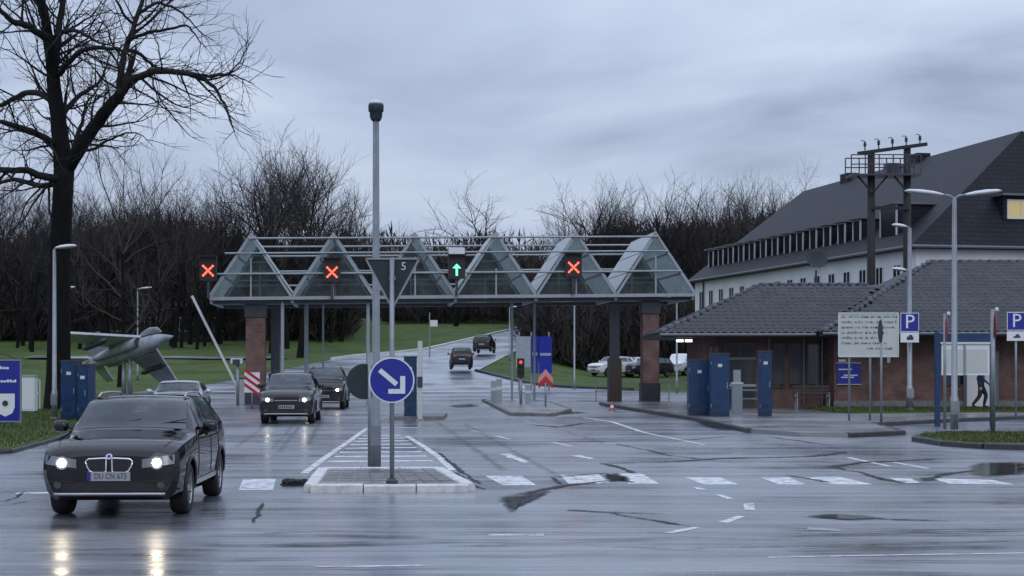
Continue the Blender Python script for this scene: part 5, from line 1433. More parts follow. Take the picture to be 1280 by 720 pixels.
# ================================================================== GATE FURNITURE
def blue_panel(u0, u1, vt, Y, label, z0=.11, depth=.5, group='blue gate panels'):
    x0, x1 = X(u0, Y), X(u1, Y); w = x1 - x0
    t = thing('gate_cabinet', label, 'cabinet', ((x0 + x1) / 2, Y, z0), 0, group); h = Z(vt, Y) - z0
    b = MB().box(-w / 2, w / 2, 0, depth, .05, h).build('housing', 'panelblue', t)
    MB().box(-w / 2 - .02, w / 2 + .02, -.02, depth + .02, h + .001, h + .05).build('cap', 'darksteel', t)
    n = max(1, int(w / .35))
    for i in range(n):
        a = -w / 2 + w * i / n; MB().box(a + .03, a + w / n - .03, -.018, -.001, .14, h - .10).build('door_leaf', 'panelblue', t)
    MB().box(-w / 2 + .01, w / 2 - .01, .02, depth - .02, 0, .048).build('plinth', 'darksteel', t)
    for k in range(4): MB().box(-w / 2 + .09, -w / 2 + .09 + min(.22, w * .5), -.024, -.0185, .26 + k * .045, .28 + k * .045).build('vent_slot', 'black', t)
    for zz in (.3, h - .35): MB().tube([(-w / 2 + .025, -.025, zz), (-w / 2 + .025, -.025, zz + .12)], .014, 6).build('hinge', 'steel', t)
    MB().box(-.07, .07, -.022, -.0185, h - .42, h - .32).build('sticker', 'winframe', t)
    MB().box(w / 2 - .10, w / 2 - .07, -.05, -.019, h * .45, h * .55).build('handle', 'steel', b)
    return t
blue_panel(861, 888, 451, 54.6, 'blue gate panel before the guard house, the lower left one of a pair')
blue_panel(888, 912, 443, 53.6, 'blue gate panel before the guard house, the taller right one of a pair')
blue_panel(949, 965, 440, 53.8, 'slim blue gate panel standing alone right of the door', depth=.35)
blue_panel(76, 96, 452, 50.5, 'blue gate panel left of the jet, its left half', .10, .6)
blue_panel(96.5, 110, 457, 50.2, 'blue gate panel left of the jet, its right half', .10, .9)
blue_panel(505, 520, 447, 53.6, 'slim dark blue cabinet behind the keep right sign', 0.0, .5)
# turnstile between the panels
Y = 55.5; t = thing('turnstile', 'pale metal turnstile between the blue gate panels', 'turnstile', (X(922, Y), Y, .11))
MB().box(-.17, .17, 0, .3, 0, 1.05).build('pedestal', 'greysteel', t)
MB().box(-.2, .2, -.02, .32, 1.052, 1.12).build('top', 'lamphead', t)
MB().box(-.12, .12, .05, .25, 1.122, 1.55).build('reader', 'greysteel', t)
for zz in (.85, .55): MB().bar((.17, .15, zz), (.75, .15, zz), .05, .05).build('barrier_arm', 'steel', t)
MB().bar((-.17, .15, .9), (-.6, .15, .9), .05, .05).build('barrier_arm', 'steel', t)
# post pale green next to the cabinet
t = thing('card_reader_post', 'pale green post beside the dark blue cabinet on the island', 'post', (X(525, 53.0), 53.0, 0))
MB().box(-.075, .075, 0, .15, 0, Z(426, 53)).build('post', 'board', t); MB().box(-.09, .09, -.03, .0, 1.1, 1.45).build('reader', 'darksteel', t); MB().box(-.14, .14, -.06, .2, 0.0, .05).build('foot', 'steel', t)
t = thing('island_kerb_block', 'dark flat base stone at the cabinet end of the island', 'kerb block', (X(520, 55), 54.6, 0)); MB().box(-.8, 1.0, -1.2, 2.4, 0, .12).build('base', 'kerb', t)
# barrier
Y = 74.0; pb = P(297, 484, Y); pt = P(240, 370, Y)
t = thing('barrier', 'raised white boom barrier at the left access lane', 'barrier', (pb.x + .1, Y, 0))
d = (pt - pb); L = d.length
MB().bar(pb - Vector((pb.x + .1, Y, 0)), pt - Vector((pb.x + .1, Y, 0)), .09, .20, (0, 1, 0)).build('boom', 'white', t)
MB().box(-.22, .22, .06, .42, 0, 1.15).build('cabinet', 'lamphead', t)
MB().box(-.25, .25, .03, .45, 1.152, 1.2).build('cabinet_lid', 'darksteel', t)
t = thing('entry_intercom', 'grey intercom stand with camera head beside the left brick pillar', 'intercom', (X(300, 72), 71.4, 0))
MB().tube([(0, 0, 0), (0, 0, 1.9)], .07, 10).build('post', 'steel', t, True); MB().box(-.3, .22, -.12, .12, 1.86, 2.1).build('camera_box', 'lamphead', t); MB().box(-.2, .12, -.16, -.121, 1.8, 2.05).build('camera_face', 'darksteel', t)
# bollards by the traffic light and cone
for u, Y, h, lab in ((617, 73, 1.05, 'leftmost grey bollard at the lane split'), (624, 72, 1.15, 'grey bollard just left of the traffic light post'), (660, 72, .9, 'grey bollard just right of the traffic light post')):
    t = thing('bollard', lab, 'bollard', (X(u, Y), Y, 0), 0, 'bollards at the lane split')
    MB().box(-.13, .13, -.1, .1, 0, h).build('body', 'greysteel', t); MB().box(-.14, .14, -.11, .11, h + .001, h + .05).build('cap', 'lamphead', t); MB().box(-.135, .135, -.105, .105, h * .6, h * .72).build('band', 'winframe', t)
t = thing('traffic_cone', 'small orange and white traffic cone at the kerb by the dark column', 'traffic cone', (X(765, 63.5), 63.5, 0.0)); t.scale = (.8, .8, .75)
MB().box(-.17, .17, -.17, .17, 0, .03).build('base', 'orange', t); MB().lathe([(.13, .03), (.10, .16)], 16).build('cone', 'orange', t); MB().lathe([(.10, .161), (.07, .30)], 16).build('white_band', 'white', t); MB().lathe([(.07, .301), (.03, .5)], 16).build('tip', 'orange', t)
# lane split slab behind the chevron
slab([Gp(604, 499, .1), Gp(640, 516, .1), Gp(690, 517, .1), Gp(712, 511, .1), Gp(690, 503, .1), Gp(640, 497, .1)], .10, 'paving', 'lane_island')
sp = [Gp(604, 499, .1), Gp(640, 516, .1), Gp(690, 517, .1), Gp(712, 511, .1), Gp(690, 503, .1), Gp(640, 497, .1)]
kerb_run('lane_island_kerb', sp + sp[:1], -.02, .12, .16, 'kerb', 1.0)
# railings
def railing(name, pts, h, label, every=1.3, material='greysteel', z=0.0):
    t = thing(name, label, 'railing', (pts[0][0], pts[0][1], z)); o = Vector((pts[0][0], pts[0][1], 0))
    for a, b in zip(pts, pts[1:]):
        a = Vector((*a, 0)) - o; b = Vector((*b, 0)) - o; n = max(1, round((b - a).length / every))
        for zz in (h, h * .55): MB().bar(a + Vector((0, 0, zz)), b + Vector((0, 0, zz)), .05, .05).build('rail', material, t)
        for i in range(n + 1):
            p = a.lerp(b, i / n); MB().bar(p, p + Vector((0, 0, h)), .05, .05).build('post', material, t)
railing('railing', [(X(745, 78), 78), (X(805, 78), 78), (X(868, 76), 76)], .95, 'low grey railing between the dark column and the guard house')
railing('railing', [(X(25, 62), 62), (X(50, 62), 62)], 1.15, 'short pale railing frame right of the blue entrance sign', .8, 'board', .1)
# electric cabinet left
t = thing('utility_cabinet', 'pale grey utility cabinet behind the blue entrance sign', 'cabinet', (X(31, 58), 58, .1))
MB().box(-.35, .35, 0, .4, .06, 1.3).build('housing', 'lamphead', t); MB().box(-.38, .38, -.03, .43, 1.302, 1.36).build('roof', 'greysteel', t); MB().box(-.3, .3, -.012, -.001, .12, 1.22).build('door', 'lamphead', t); MB().box(-.33, .33, .02, .38, 0, .059).build('plinth', 'kerb', t)
# bench
Y = 62.4; t = thing('bench', 'dark slatted bench against the guard house wall', 'bench', (X(1014, Y), Y, .11))
for k in range(4): MB().box(-.72, .72, -.45 + k * .11, -.36 + k * .11, .43, .46).build('seat_slat', 'brownframe', t)
for k in range(3): MB().box(-.72, .72, .0, .03, .58 + k * .12, .67 + k * .12).build('back_slat', 'brownframe', t)
for sx in (-.62, .62):
    MB().bar((sx, -.42, 0), (sx, -.42, .43), .05, .05).build('leg', 'steel', t); MB().bar((sx, .015, 0), (sx, .015, .58), .05, .05).build('leg', 'steel', t)
    MB().bar((sx, -.44, .62), (sx, .0, .62), .05, .04).build('armrest', 'steel', t); MB().bar((sx, -.42, .46), (sx, -.42, .62), .04, .04).build('arm_post', 'steel', t)
# blue board beyond the gate
Y = 104; t = thing('traffic_board', 'tall blue and grey board on posts beyond the traffic light', 'sign', (X(668, Y), Y, hill(X(668, Y), Y)))
x0, x1 = X(645, Y) - X(668, Y), X(690, Y) - X(668, Y); z1, z0 = Z(421, Y), Z(467, Y)
b = MB().box(x0, x0 + .95, 0, .08, z0 + .4, z1).build('grey_panel', 'greysteel', t)
for a, c, q0, q1 in ((x0 + 1.0, x0 + 1.45, z0, z1 + .05), (x0 + 1.5, x1, z0, z1)):
    p = MB().box(a, c, -.02, .08, q0, q1).build('blue_panel', 'signblue', t)
    MB().box(a + .06, c - .06, -.03, -.021, (q0 + q1) / 2 - .05, (q0 + q1) / 2 + .12).build('lettering', 'greysteel', p)
for a in (x0 + .2, x0 + 1.0, x1 - .2): MB().tube([(a, .12, -.1), (a, .12, z1 + .3)], .06, 8).build('post', 'steel', t)
t = thing('small_far_sign', 'small pale sign on a post on the far lawn', 'sign', (X(537, 150), 150, hill(X(537, 150), 150)))
MB().tube([(0, 0, 0), (0, 0, 4.2)], .06, 8).build('pole', 'steel', t); MB().box(.06, .75, -.03, .0, 2.9, 3.5).build('sign_face', 'winframe', t)
# rolled dark rubber bump at the corner of the island
t = thing('rubber_kerb_block', 'broken dark rubber block at the left corner of the island', 'kerb block', (X(372, 25.4), 25.2, 0), .3); t.scale = (.75, .75, .45)
mb = MB(); q = random.Random(2)
for k in range(4): mb.lathe([(.10, -.12 + k * .0), (.12, 0), (.09, .12)], 9, Matrix.Translation((-.18 + k * .12, q.uniform(-.05, .05), .09 + q.uniform(0, .05))) @ Matrix.Rotation(PI / 2 + q.uniform(-.3, .3), 4, 'X'))
mb.build('block', 'rubber', t)
MB().box(-.3, .3, -.22, .22, 0, .05).build('base', 'rubber', t)

# ================================================================== H-FRAME POWER MAST
Y = 77.0; xa, xb = X(1089, Y), X(1134, Y); t = thing('power_mast', 'dark two pole power mast with platform and insulators behind the guard house', 'power mast', ((xa + xb) / 2, Y, 0)); xm = (xa + xb) / 2
zt = Z(190, Y); zp = Z(219, Y)
for x_, tp in ((xa - xm, zt), (xb - xm, zt + .25)): MB().tube([(x_, 0, 0), (x_, 0, tp)], [.23, .175], 10).build('pole', 'wood', t, True)
cr_ = MB().bar((xa - xm - .7, -.22, zt - .1), (xb - xm + .9, -.22, zt + .35), .16, .16).build('crossarm', 'wood', t)
for i in range(5):
    x_ = xa - xm - .35 + i * .66; z_ = zt + .05 + i * .075
    ins = MB(); ins.tube([(x_, -.22, z_), (x_, -.22, z_ + .3)], .03, 6); ins.lathe([(.03, .18), (.09, .2), (.05, .25), (.09, .28), (.05, .33), (.08, .36), (.02, .42)], 10, Matrix.Translation((x_, -.22, z_))); ins.tube([(x_, -.22, z_ + .42), (x_ - .1, -.22, z_ + .48), (x_ - .2, -.22, z_ + .44)], .02, 6)
    ins.build('insulator', 'darksteel', t, True)
MB().box(xa - xm - 1.1, xb - xm + .5, -.7, .7, zp - .08, zp).build('platform', 'darksteel', t)
for yy_ in (-.68, .68):
    for zz in (.45, .9): MB().bar((xa - xm - 1.1, yy_, zp + zz), (xb - xm + .5, yy_, zp + zz), .05, .05).build('guard_rail', 'darksteel', t)
    for i in range(6): MB().bar((xa - xm - 1.1 + i * (xb - xa + 1.6) / 5, yy_, zp), (xa - xm - 1.1 + i * (xb - xa + 1.6) / 5, yy_, zp + .9), .05, .05).build('rail_post', 'darksteel', t)
MB().box(-.2, .4, -.35, .35, zp + .001, zp + .55).build('switch_box', 'darksteel', t)
for x_, sg in ((xa - xm, -1), (xb - xm, -1), (xa - xm, 1)): MB().bar((x_, -.3, zp - .9), (x_ + sg * .7, -.3, zp - .08), .08, .08).build('brace', 'wood', t)
MB().bar((xa - xm, -.24, zp - 1.6), (xb - xm, -.24, zp - 1.6), .12, .16).build('tie_beam', 'wood', t)
# round dish on the guard house roof
t = thing('satellite_dish', 'grey satellite dish standing behind the guard house roof', 'dish', (X(1020, 74.5), 74.5, 0))
MB().tube([(0, 0, 0), (0, 0, 6.2)], .05, 8).build('mast', 'darksteel', t)
MB().lathe([(.02, 0), (.25, .05), (.48, .17), (.50, .17), (.26, .03), (.02, -.02)], 22, Matrix.Translation((0, -.1, Z(325, 74.5))) @ Matrix.Rotation(R(65), 4, 'X')).build('dish', 'signback', t, True)

# ================================================================== JET ON ITS STAND
fw = Vector((6.0, -6.0, 1.7)).normalized(); lf = Vector((2.8, 1.55, -1.05)); lf = (lf - fw * lf.dot(fw)).normalized(); upv = fw.cross(lf).normalized()
if upv.z < 0: upv = -upv
jc = P(162, 438, 86.0)
t = thing('display_jet', 'grey jet aircraft banked nose up on a stand on the lawn', 'aircraft', (jc.x, jc.y, 0))
mj = Matrix((fw, lf, upv)).transposed().to_4x4(); mj.translation = Vector((0, 0, jc.z))
def J(x, y, z): return mj @ (Vector((x, y, z)) * .92)
secs = [(-5.4, .16, .18, .12), (-4.4, .30, .32, .10), (-2.5, .42, .46, .05), (-.5, .48, .54, 0), (1.2, .46, .56, .0), (2.4, .40, .50, -.02), (3.3, .30, .37, -.08), (4.1, .17, .20, -.13), (4.7, .03, .03, -.16)]
mb = MB(); n = 16
for x_, a, b, c in secs:
    for k in range(n): th = 2 * PI * k / n; mb.v.append(tuple(J(x_, a * math.cos(th), b * math.sin(th) + c)))
for i in range(len(secs) - 1):
    for k in range(n): a = i * n + k; b = i * n + (k + 1) % n; mb.f.append((a, b, b + n, a + n))
mb.f.append(tuple(range(n))); mb.f.append(tuple(range((len(secs) - 1) * n, len(secs) * n)))
fus = mb.build('fuselage', 'jet', t, True)
mb = MB(); cs = [(.8, .05, .55), (1.3, .34, .92), (2.0, .40, 1.02), (2.7, .34, .88), (3.4, .10, .40)]
for x_, a, b in cs:
    for k in range(9): th = PI * k / 8; mb.v.append(tuple(J(x_, a * math.cos(th), .30 + (b - .30) * math.sin(th))))
for i in range(len(cs) - 1):
    for k in range(8): a = i * 9 + k; mb.f.append((a, a + 1, a + 10, a + 9))
mb.build('cockpit_canopy', 'winglass', t, True)
def slabwing(pts, th, name, material='jetwing_lit'):
    a = [J(*p) for p in pts]; nn = (a[1] - a[0]).cross(a[2] - a[0]).normalized() * th / 2
    MB().prism(a, -nn, nn).build(name, material, t)
for sg in (1, -1):
    slabwing([(1.7, sg * .4, .35), (-1.4, sg * .4, .35), (-2.3, sg * 3.9, -.22), (-.9, sg * 4.0, -.24)], .12, 'wing')
    slabwing([(-3.9, sg * .35, .25), (-5.0, sg * .35, .25), (-5.6, sg * 1.9, -.15), (-4.9, sg * 1.95, -.15)], .08, 'tailplane')
    mb = MB()
    for x_, a in ((1.7, .25), (1.2, .30), (0, .30), (-2, .24), (-3.2, .13)):
        for k in range(12): th = 2 * PI * k / 12; mb.v.append(tuple(J(x_, sg * .52 + a * math.cos(th) * .8, -.05 + a * 1.15 * math.sin(th))))
    for i in range(4):
        for k in range(12): a = i * 12 + k; b = i * 12 + (k + 1) % 12; mb.f.append((a, b, b + 12, a + 12))
    mb.f.append(tuple(range(48, 60)))
    mb.build('engine_nacelle', 'jet', t, True)
    mb = MB(); mb.add([J(1.69, sg * .52 + .21 * math.cos(2 * PI * k / 12) * .8, -.05 + .24 * math.sin(2 * PI * k / 12)) for k in range(12)], [tuple(range(12))]); mb.build('intake', 'jetdark', t)
    mb = MB(); mb.tube([J(-.2, sg * 2.0, -.35), J(.6, sg * 2.0, -.40), J(-1.9, sg * 2.0, -.40)], [.0, .18, .05], 10) if False else mb.tube([J(1.0, sg * 2.0, -.32), J(.5, sg * 2.0, -.32), J(-1.4, sg * 2.0, -.32), J(-1.9, sg * 2.0, -.32)], [.02, .17, .17, .03], 10); mb.build('drop_tank', 'jetdark', t, True)
slabwing([(-2.6, 0, .55), (-4.9, 0, .45), (-5.4, 0, 2.2), (-4.5, 0, 2.25)], .12, 'fin', 'jetdark')
for sx_ in (-.4, .3):
    a = J(sx_, 0, -.6); MB().tube([(a.x, a.y, -.1), (a.x, a.y, a.z)], [.14, .09], 10).build('stand', 'steel', t, True)
MB().box(-1.2, 1.2, -1.0, 1.0, 0.0, .22).build('stand_base', 'kerb', t)

# ================================================================== PERSON behind the info case
def skin_person(loc, rz, label):
    J_ = {'pel': (0, 0, .95, .15), 'ch': (0, -.02, 1.25, .16), 'nk': (0, -.03, 1.46, .065), 'hd': (0, -.05, 1.58, .085), 'ht': (0, -.05, 1.70, .075),
          'hl': (.10, 0, .90, .12), 'kl': (.12, -.22, .50, .085), 'al': (.12, -.12, .09, .058), 'tl': (.13, -.32, .04, .035),
          'hr': (-.10, 0, .90, .12), 'kr': (-.12, .05, .48, .085), 'ar': (-.12, .32, .14, .058), 'tr': (-.13, .20, .04, .035),
          'sl': (.20, -.02, 1.39, .065), 'el': (.27, .10, 1.12, .048), 'wl': (.24, -.08, .90, .036), 'fl': (.23, -.13, .80, .03),
          'sr': (-.20, -.02, 1.39, .065), 'er': (-.27, -.06, 1.12, .048), 'wr': (-.24, -.26, .95, .036), 'fr': (-.23, -.32, .86, .03)}
    names = list(J_); ed = [('pel', 'ch'), ('ch', 'nk'), ('nk', 'hd'), ('hd', 'ht')]
    for s in 'lr': ed += [('pel', 'h' + s), ('h' + s, 'k' + s), ('k' + s, 'a' + s), ('a' + s, 't' + s), ('ch', 's' + s), ('s' + s, 'e' + s), ('e' + s, 'w' + s), ('w' + s, 'f' + s)]
    m = bpy.data.meshes.new('p'); m.from_pydata([J_[n][:3] for n in names], [(names.index(a), names.index(b)) for a, b in ed], [])
    o = bpy.data.objects.new('tmpp', m); COL.objects.link(o)
    md = o.modifiers.new('s', 'SKIN')
    for i, n in enumerate(names):
        sv = m.skin_vertices[0].data[i]; sv.radius = (J_[n][3], J_[n][3]); sv.use_root = (n == 'pel')
    sd = o.modifiers.new('u', 'SUBSURF'); sd.levels = 2; sd.render_levels = 2
    bpy.context.view_layer.update()
    res = bpy.data.meshes.new_from_object(o.evaluated_get(bpy.context.evaluated_depsgraph_get())); bpy.data.objects.remove(o)
    res.materials.clear(); res.materials.append(M['cloth']); res.materials.append(M['skin']); res.materials.append(M['navy'])
    for p in res.polygons:
        c = p.center; p.use_smooth = True
        if (c.z > 1.49) or (c.z < .93 and abs(c.x) > .19 and c.z > .7): p.material_index = 1
        elif c.z > .92: p.material_index = 2
    t = thing('person', label, 'person', loc, rz); obj('body', res, None, t)
    MB().lathe([(.098, 0), (.105, .05), (.09, .11), (.05, .15), (.01, .165)], 14, Matrix.Translation((0, -.04, 1.60))).build('hair', 'ink', t, True)
skin_person((X(1226, 61.4), 61.4, .155), R(80), 'person in dark clothes walking behind the white information case')

# ================================================================== TREES
def grow(mb, q, p, d, r, L, depth, rmin, up=0.15, wig=0.22, maxd=6, spread=(28, 58), dens=1.0, leafcount=None):
    n = max(2, int(L / max(.35, r * 5)) + 1); n = min(n, 9)
    pts = [p.copy()]; rs = [r]; dirs = [d.copy()]
    r1 = max(rmin * .7, r * (.5 if depth else .55)); sl = L / n
    for i in range(n):
        d = (d + Vector((q.gauss(0, wig), q.gauss(0, wig), q.gauss(0, wig) + up * .35)) * .45).normalized()
        p = p + d * sl; pts.append(p.copy()); rs.append(r + (r1 - r) * (i + 1) / n); dirs.append(d.copy())
    mb.tube(pts, rs, 7 if r > .1 else (5 if r > .035 else 3), cap=False)
    if depth >= maxd or r1 <= rmin * 1.01: return
    nk = max(2, int((L / (.40 + r * 6)) * dens)); nk = min(nk, 9)
    for k in range(nk):
        f = .25 + .75 * (k + q.random()) / nk; i = min(n - 1, int(f * n)); b = pts[i].lerp(pts[i + 1], f * n - i)
        a = R(q.uniform(*spread)); ax = dirs[i + 1].orthogonal().normalized(); ax.rotate(Matrix.Rotation(q.uniform(0, 2 * PI), 3, dirs[i + 1]))
        nd = dirs[i + 1].copy(); nd.rotate(Matrix.Rotation(a, 3, ax)); rr = rs[min(i + 1, n)]
        grow(mb, q, b, nd, max(rmin, rr * q.uniform(.42, .68)), L * q.uniform(.42, .70) * (1.1 - .35 * f), depth + 1, rmin, up, wig * 1.12, maxd, spread, dens)
    for _ in range(2):
        a = R(q.uniform(8, 30)); ax = d.orthogonal().normalized(); ax.rotate(Matrix.Rotation(q.uniform(0, 2 * PI), 3, d)); nd = d.copy(); nd.rotate(Matrix.Rotation(a, 3, ax))
        grow(mb, q, p, nd, r1 * .92, L * q.uniform(.5, .75), depth + 1, rmin, up, wig * 1.1, maxd, spread, dens)

# ---- the big bare tree at the left: limbs follow the photograph
HY = 62.0
q = random.Random(21)
hero = thing('bare_tree', 'big bare spreading tree towering over the left lawn', 'tree', (X(73, HY), HY, 0.1))
OFF = Vector((X(73, HY), HY, 0.1))
def hp(u, v, dy=0.0): return P(u, v, HY + dy) - OFF
tr = MB(); tr.tube([hp(70, 524), hp(71.5, 515), hp(73, 470), hp(74, 400), hp(75, 320), hp(78, 255), hp(80, 214)], [.70, .55, .47, .43, .41, .39, .40], 14)
cb = MB()
LIMBS = [
 ([(80, 218, 0), (74, 160, .2), (67, 105, .3), (61, 55, .2), (53, 5, 0), (48, -55, -.2), (44, -120, -.3)], [.38, .32, .27, .21, .16, .10, .04]),
 ([(66, 100, .3), (72, 45, .8), (78, 5, 1.0), (86, -60, 1.2), (90, -120, 1.2)], [.17, .14, .12, .08, .03]),
 ([(82, 214, 0), (96, 192, -.2), (113, 166, -.4), (134, 137, -.6), (150, 118, -.7)], [.29, .27, .25, .23, .21]),
 ([(150, 118, -.7), (152, 88, -.6), (157, 62, -.4), (168, 30, -.2), (179, -5, 0), (188, -60, .3)], [.15, .13, .12, .10, .08, .03]),
 ([(150, 118, -.7), (164, 101, -1.0), (188, 91, -1.3), (214, 89, -1.5), (244, 94, -1.8), (270, 103, -2.0), (288, 119, -2.2), (303, 142, -2.3), (314, 166, -2.4)], [.17, .15, .13, .115, .095, .075, .055, .035, .015]),
 ([(240, 93, -1.8), (275, 94, -2.3), (305, 90, -2.6), (325, 72, -2.9), (344, 50, -3.0)], [.06, .045, .032, .022, .012]),
 ([(262, 96, -1.9), (300, 92, -1.2), (326, 98, -.8), (345, 106, -.6)], [.05, .035, .022, .012]),
 ([(157, 62, -.4), (176, 68, .3), (192, 82, .8), (210, 88, 1.4), (236, 88, 2.0)], [.085, .075, .06, .045, .025]),
 ([(160, 52, -.4), (180, 42, -1.0), (206, 38, -1.5), (232, 32, -1.9), (252, 48, -2.2), (268, 62, -2.4)], [.085, .07, .055, .042, .025, .012]),
 ([(172, 18, 0), (190, 6, .6), (206, 5, 1.0), (224, 14, 1.4), (240, 28, 1.8), (262, 44, 2.1)], [.08, .065, .055, .042, .028, .012]),
 ([(165, 30, -.2), (150, 10, -.8), (140, -15, -1.2), (132, -50, -1.5)], [.06, .05, .035, .015]),
 ([(74, 92, .2), (84, 80, -.6), (98, 66, -1.2), (120, 60, -1.8), (150, 63, -2.2), (170, 74, -2.6)], [.12, .11, .095, .08, .055, .02]),
 ([(62, 52, .2), (78, 40, -.8), (96, 38, -1.5), (118, 50, -2.2), (142, 58, -2.8)], [.11, .095, .075, .05, .02]),
 ([(72, 150, .2), (100, 120, 1.5), (120, 106, 2.4), (130, 90, 3.0), (140, 60, 3.4)], [.12, .09, .07, .045, .02]),
 ([(77, 222, 0), (58, 222, -.6), (34, 214, -1.2), (0, 213, -2.0), (-40, 205, -2.6)], [.17, .15, .13, .11, .05]),
 ([(76, 228, 0), (50, 232, .8), (20, 226, 1.5), (-20, 232, 2.0)], [.14, .11, .08, .04]),
 ([(73, 182, .2), (50, 170, -.6), (28, 160, -1.4), (-6, 152, -2.2), (-40, 160, -3)], [.15, .13, .11, .08, .04]),
 ([(68, 128, .3), (46, 116, 1.0), (22, 120, 1.8), (-4, 132, 2.5), (-40, 130, 3)], [.15, .12, .10, .08, .04]),
 ([(60, 50, .2), (38, 34, -.8), (16, 26, -1.6), (-4, 6, -2.2), (-30, -40, -3)], [.15, .13, .11, .08, .03]),
 ([(56, 22, .1), (40, -10, 1.0), (30, -50, 1.8), (24, -90, 2.4)], [.11, .08, .05, .02]),
 ([(84, 205, 0), (100, 160, 2.0), (108, 130, 3.2), (122, 112, 4.0)], [.10, .08, .05, .02]),
 ([(96, 192, -.2), (120, 184, -1.2), (146, 170, -2.2), (170, 166, -3.0), (184, 176, -3.4)], [.07, .055, .04, .025, .012]),
 ([(188, 91, -1.3), (194, 112, -1.8), (206, 134, -2.2), (224, 154, -2.6)], [.04, .032, .022, .010]),
]
def hero_twigs(pts, rs):
    # side shoots along a measured limb
    acc = 0.0
    for i in range(len(pts) - 1):
        a, b = pts[i], pts[i + 1]; L = (b - a).length; d = (b - a).normalized(); r = (rs[i] + rs[i + 1]) / 2
        step = .20 + r * .9; k = q.uniform(0, step)
        while k < L:
            p = a.lerp(b, k / L); ax = d.orthogonal().normalized(); ax.rotate(Matrix.Rotation(q.uniform(0, 2 * PI), 3, d))
            nd = d.copy(); nd.rotate(Matrix.Rotation(R(q.uniform(30, 75)), 3, ax))
            rr = min(.06, max(.018, r * q.uniform(.28, .5)))
            grow(cb, q, p, nd, rr, q.uniform(.9, 1.6) * (.62 + rr * 13), 3, .0075, .10, .30, 6, (25, 62), 1.25)
            k += step * q.uniform(.7, 1.4)
    d = (pts[-1] - pts[-2]).normalized(); grow(cb, q, pts[-1], d, max(.012, rs[-1]), .9, 3, .0075, .1, .28, 6)
for px, rs in LIMBS:
    pts = [hp(u if u < 235 else 235 + (u - 235) * .74, v, dy) for u, v, dy in px]
    # round the polyline a little
    fine = []; fr = []
    for i in range(len(pts) - 1):
        p0 = pts[max(0, i - 1)]; p1 = pts[i]; p2 = pts[i + 1]; p3 = pts[min(len(pts) - 1, i + 2)]
        for k in range(4):
            f = k / 4; fine.append(0.5 * ((2 * p1) + (p2 - p0) * f + (2 * p0 - 5 * p1 + 4 * p2 - p3) * f * f + (3 * p1 - p0 - 3 * p2 + p3) * f ** 3) + Vector((q.gauss(0, .02), 0, q.gauss(0, .02)))); fr.append(rs[i] + (rs[i + 1] - rs[i]) * f)
    fine.append(pts[-1]); fr.append(rs[-1])
    (tr if rs[0] > .25 else cb).tube(fine, fr, 10 if rs[0] > .1 else 7, cap=False)
    hero_twigs(pts, rs)
tr.build('trunk', 'bark', hero, True, fixn=False)
cb.build('crown', 'twig', hero, True, fixn=False)

# ---- wood trees: a few kinds, copied as individuals
def tree_kind(seed, H, r0, fork, upg, spread, rmin=.0105, dens=1.15, maxd=5, lead=.52):
    """trunk to about half the height, then spreading limbs that make a rounded crown"""
    q = random.Random(seed); tk = MB(); cn = MB(); p = Vector((0, 0, 0)); pts = [Vector((0, 0, -.6)), Vector((0, 0, .0))]; rs = [r0 * 1.3, r0 * 1.15]; d = Vector((0, 0, 1)); n = 7
    for i in range(n):
        d = (d + Vector((q.gauss(0, .08), q.gauss(0, .08), .15))).normalized(); p = p + d * H * lead / n; pts.append(p.copy()); rs.append(r0 * (1 - .5 * (i + 1) / n))
    tk.tube(pts, rs, 8, cap=False)
    k = fork * H
    while k < H * lead:
        i = min(n - 1, int(k / (H * lead) * n)); b = pts[i + 1].lerp(pts[i + 2], k / (H * lead) * n - i)
        a = q.uniform(0, 2 * PI); el = R(q.uniform(*spread))
        nd = Vector((math.cos(a) * math.cos(el), math.sin(a) * math.cos(el), math.sin(el)))
        grow(cn, q, b, nd, rs[i + 1] * q.uniform(.28, .45), H * q.uniform(.15, .24), 1, rmin, upg, .26, maxd, (28, 60), dens)
        k += H * q.uniform(.035, .07)
    for m_ in range(4):
        a = m_ * PI / 2 + q.uniform(-.5, .5); el = R(q.uniform(45, 75)); nd = Vector((math.cos(a) * math.cos(el), math.sin(a) * math.cos(el), math.sin(el)))
        grow(cn, q, pts[-1], nd, rs[-1] * q.uniform(.5, .7), H * q.uniform(.22, .30), 0, rmin, upg, .22, maxd, (26, 55), dens)
    zs = max(v[2] for v in cn.v); f = H / zs
    cn.v = [(x * f, y * f, z * f) for x, y, z in cn.v]; tk.v = [(x * f, y * f, z * f) for x, y, z in tk.v]
    return tk.mesh('trunk', True), cn.mesh('crown', True)
KINDS = [tree_kind(1, 20, .30, .22, .25, (10, 55)), tree_kind(2, 20, .26, .18, .3, (15, 60)), tree_kind(3, 20, .32, .25, .12, (0, 45)), tree_kind(4, 20, .22, .15, .3, (20, 60)), tree_kind(5, 20, .28, .22, .10, (-5, 45)), tree_kind(6, 20, .24, .3, .35, (20, 60), lead=.62)]
for i, (a, b) in enumerate(KINDS): a.materials.append(M['bark']); b.materials.append(M['twig2' if i % 2 else 'twig'])
tq = random.Random(77)
def wood_tree(x, y, k, s, label, group, rz=None, sxy=None):
    t = thing('bare_tree', label, 'tree', (x, y, hill(x, y) - .1), tq.uniform(0, 6.3) if rz is None else rz, group); t.scale = (s * (sxy or 1), s * (sxy or 1), s)
    for nm, m in zip(('trunk', 'crown'), KINDS[k]):
        o = bpy.data.objects.new(nm, m); COL.objects.link(o); o.parent = t
    return t
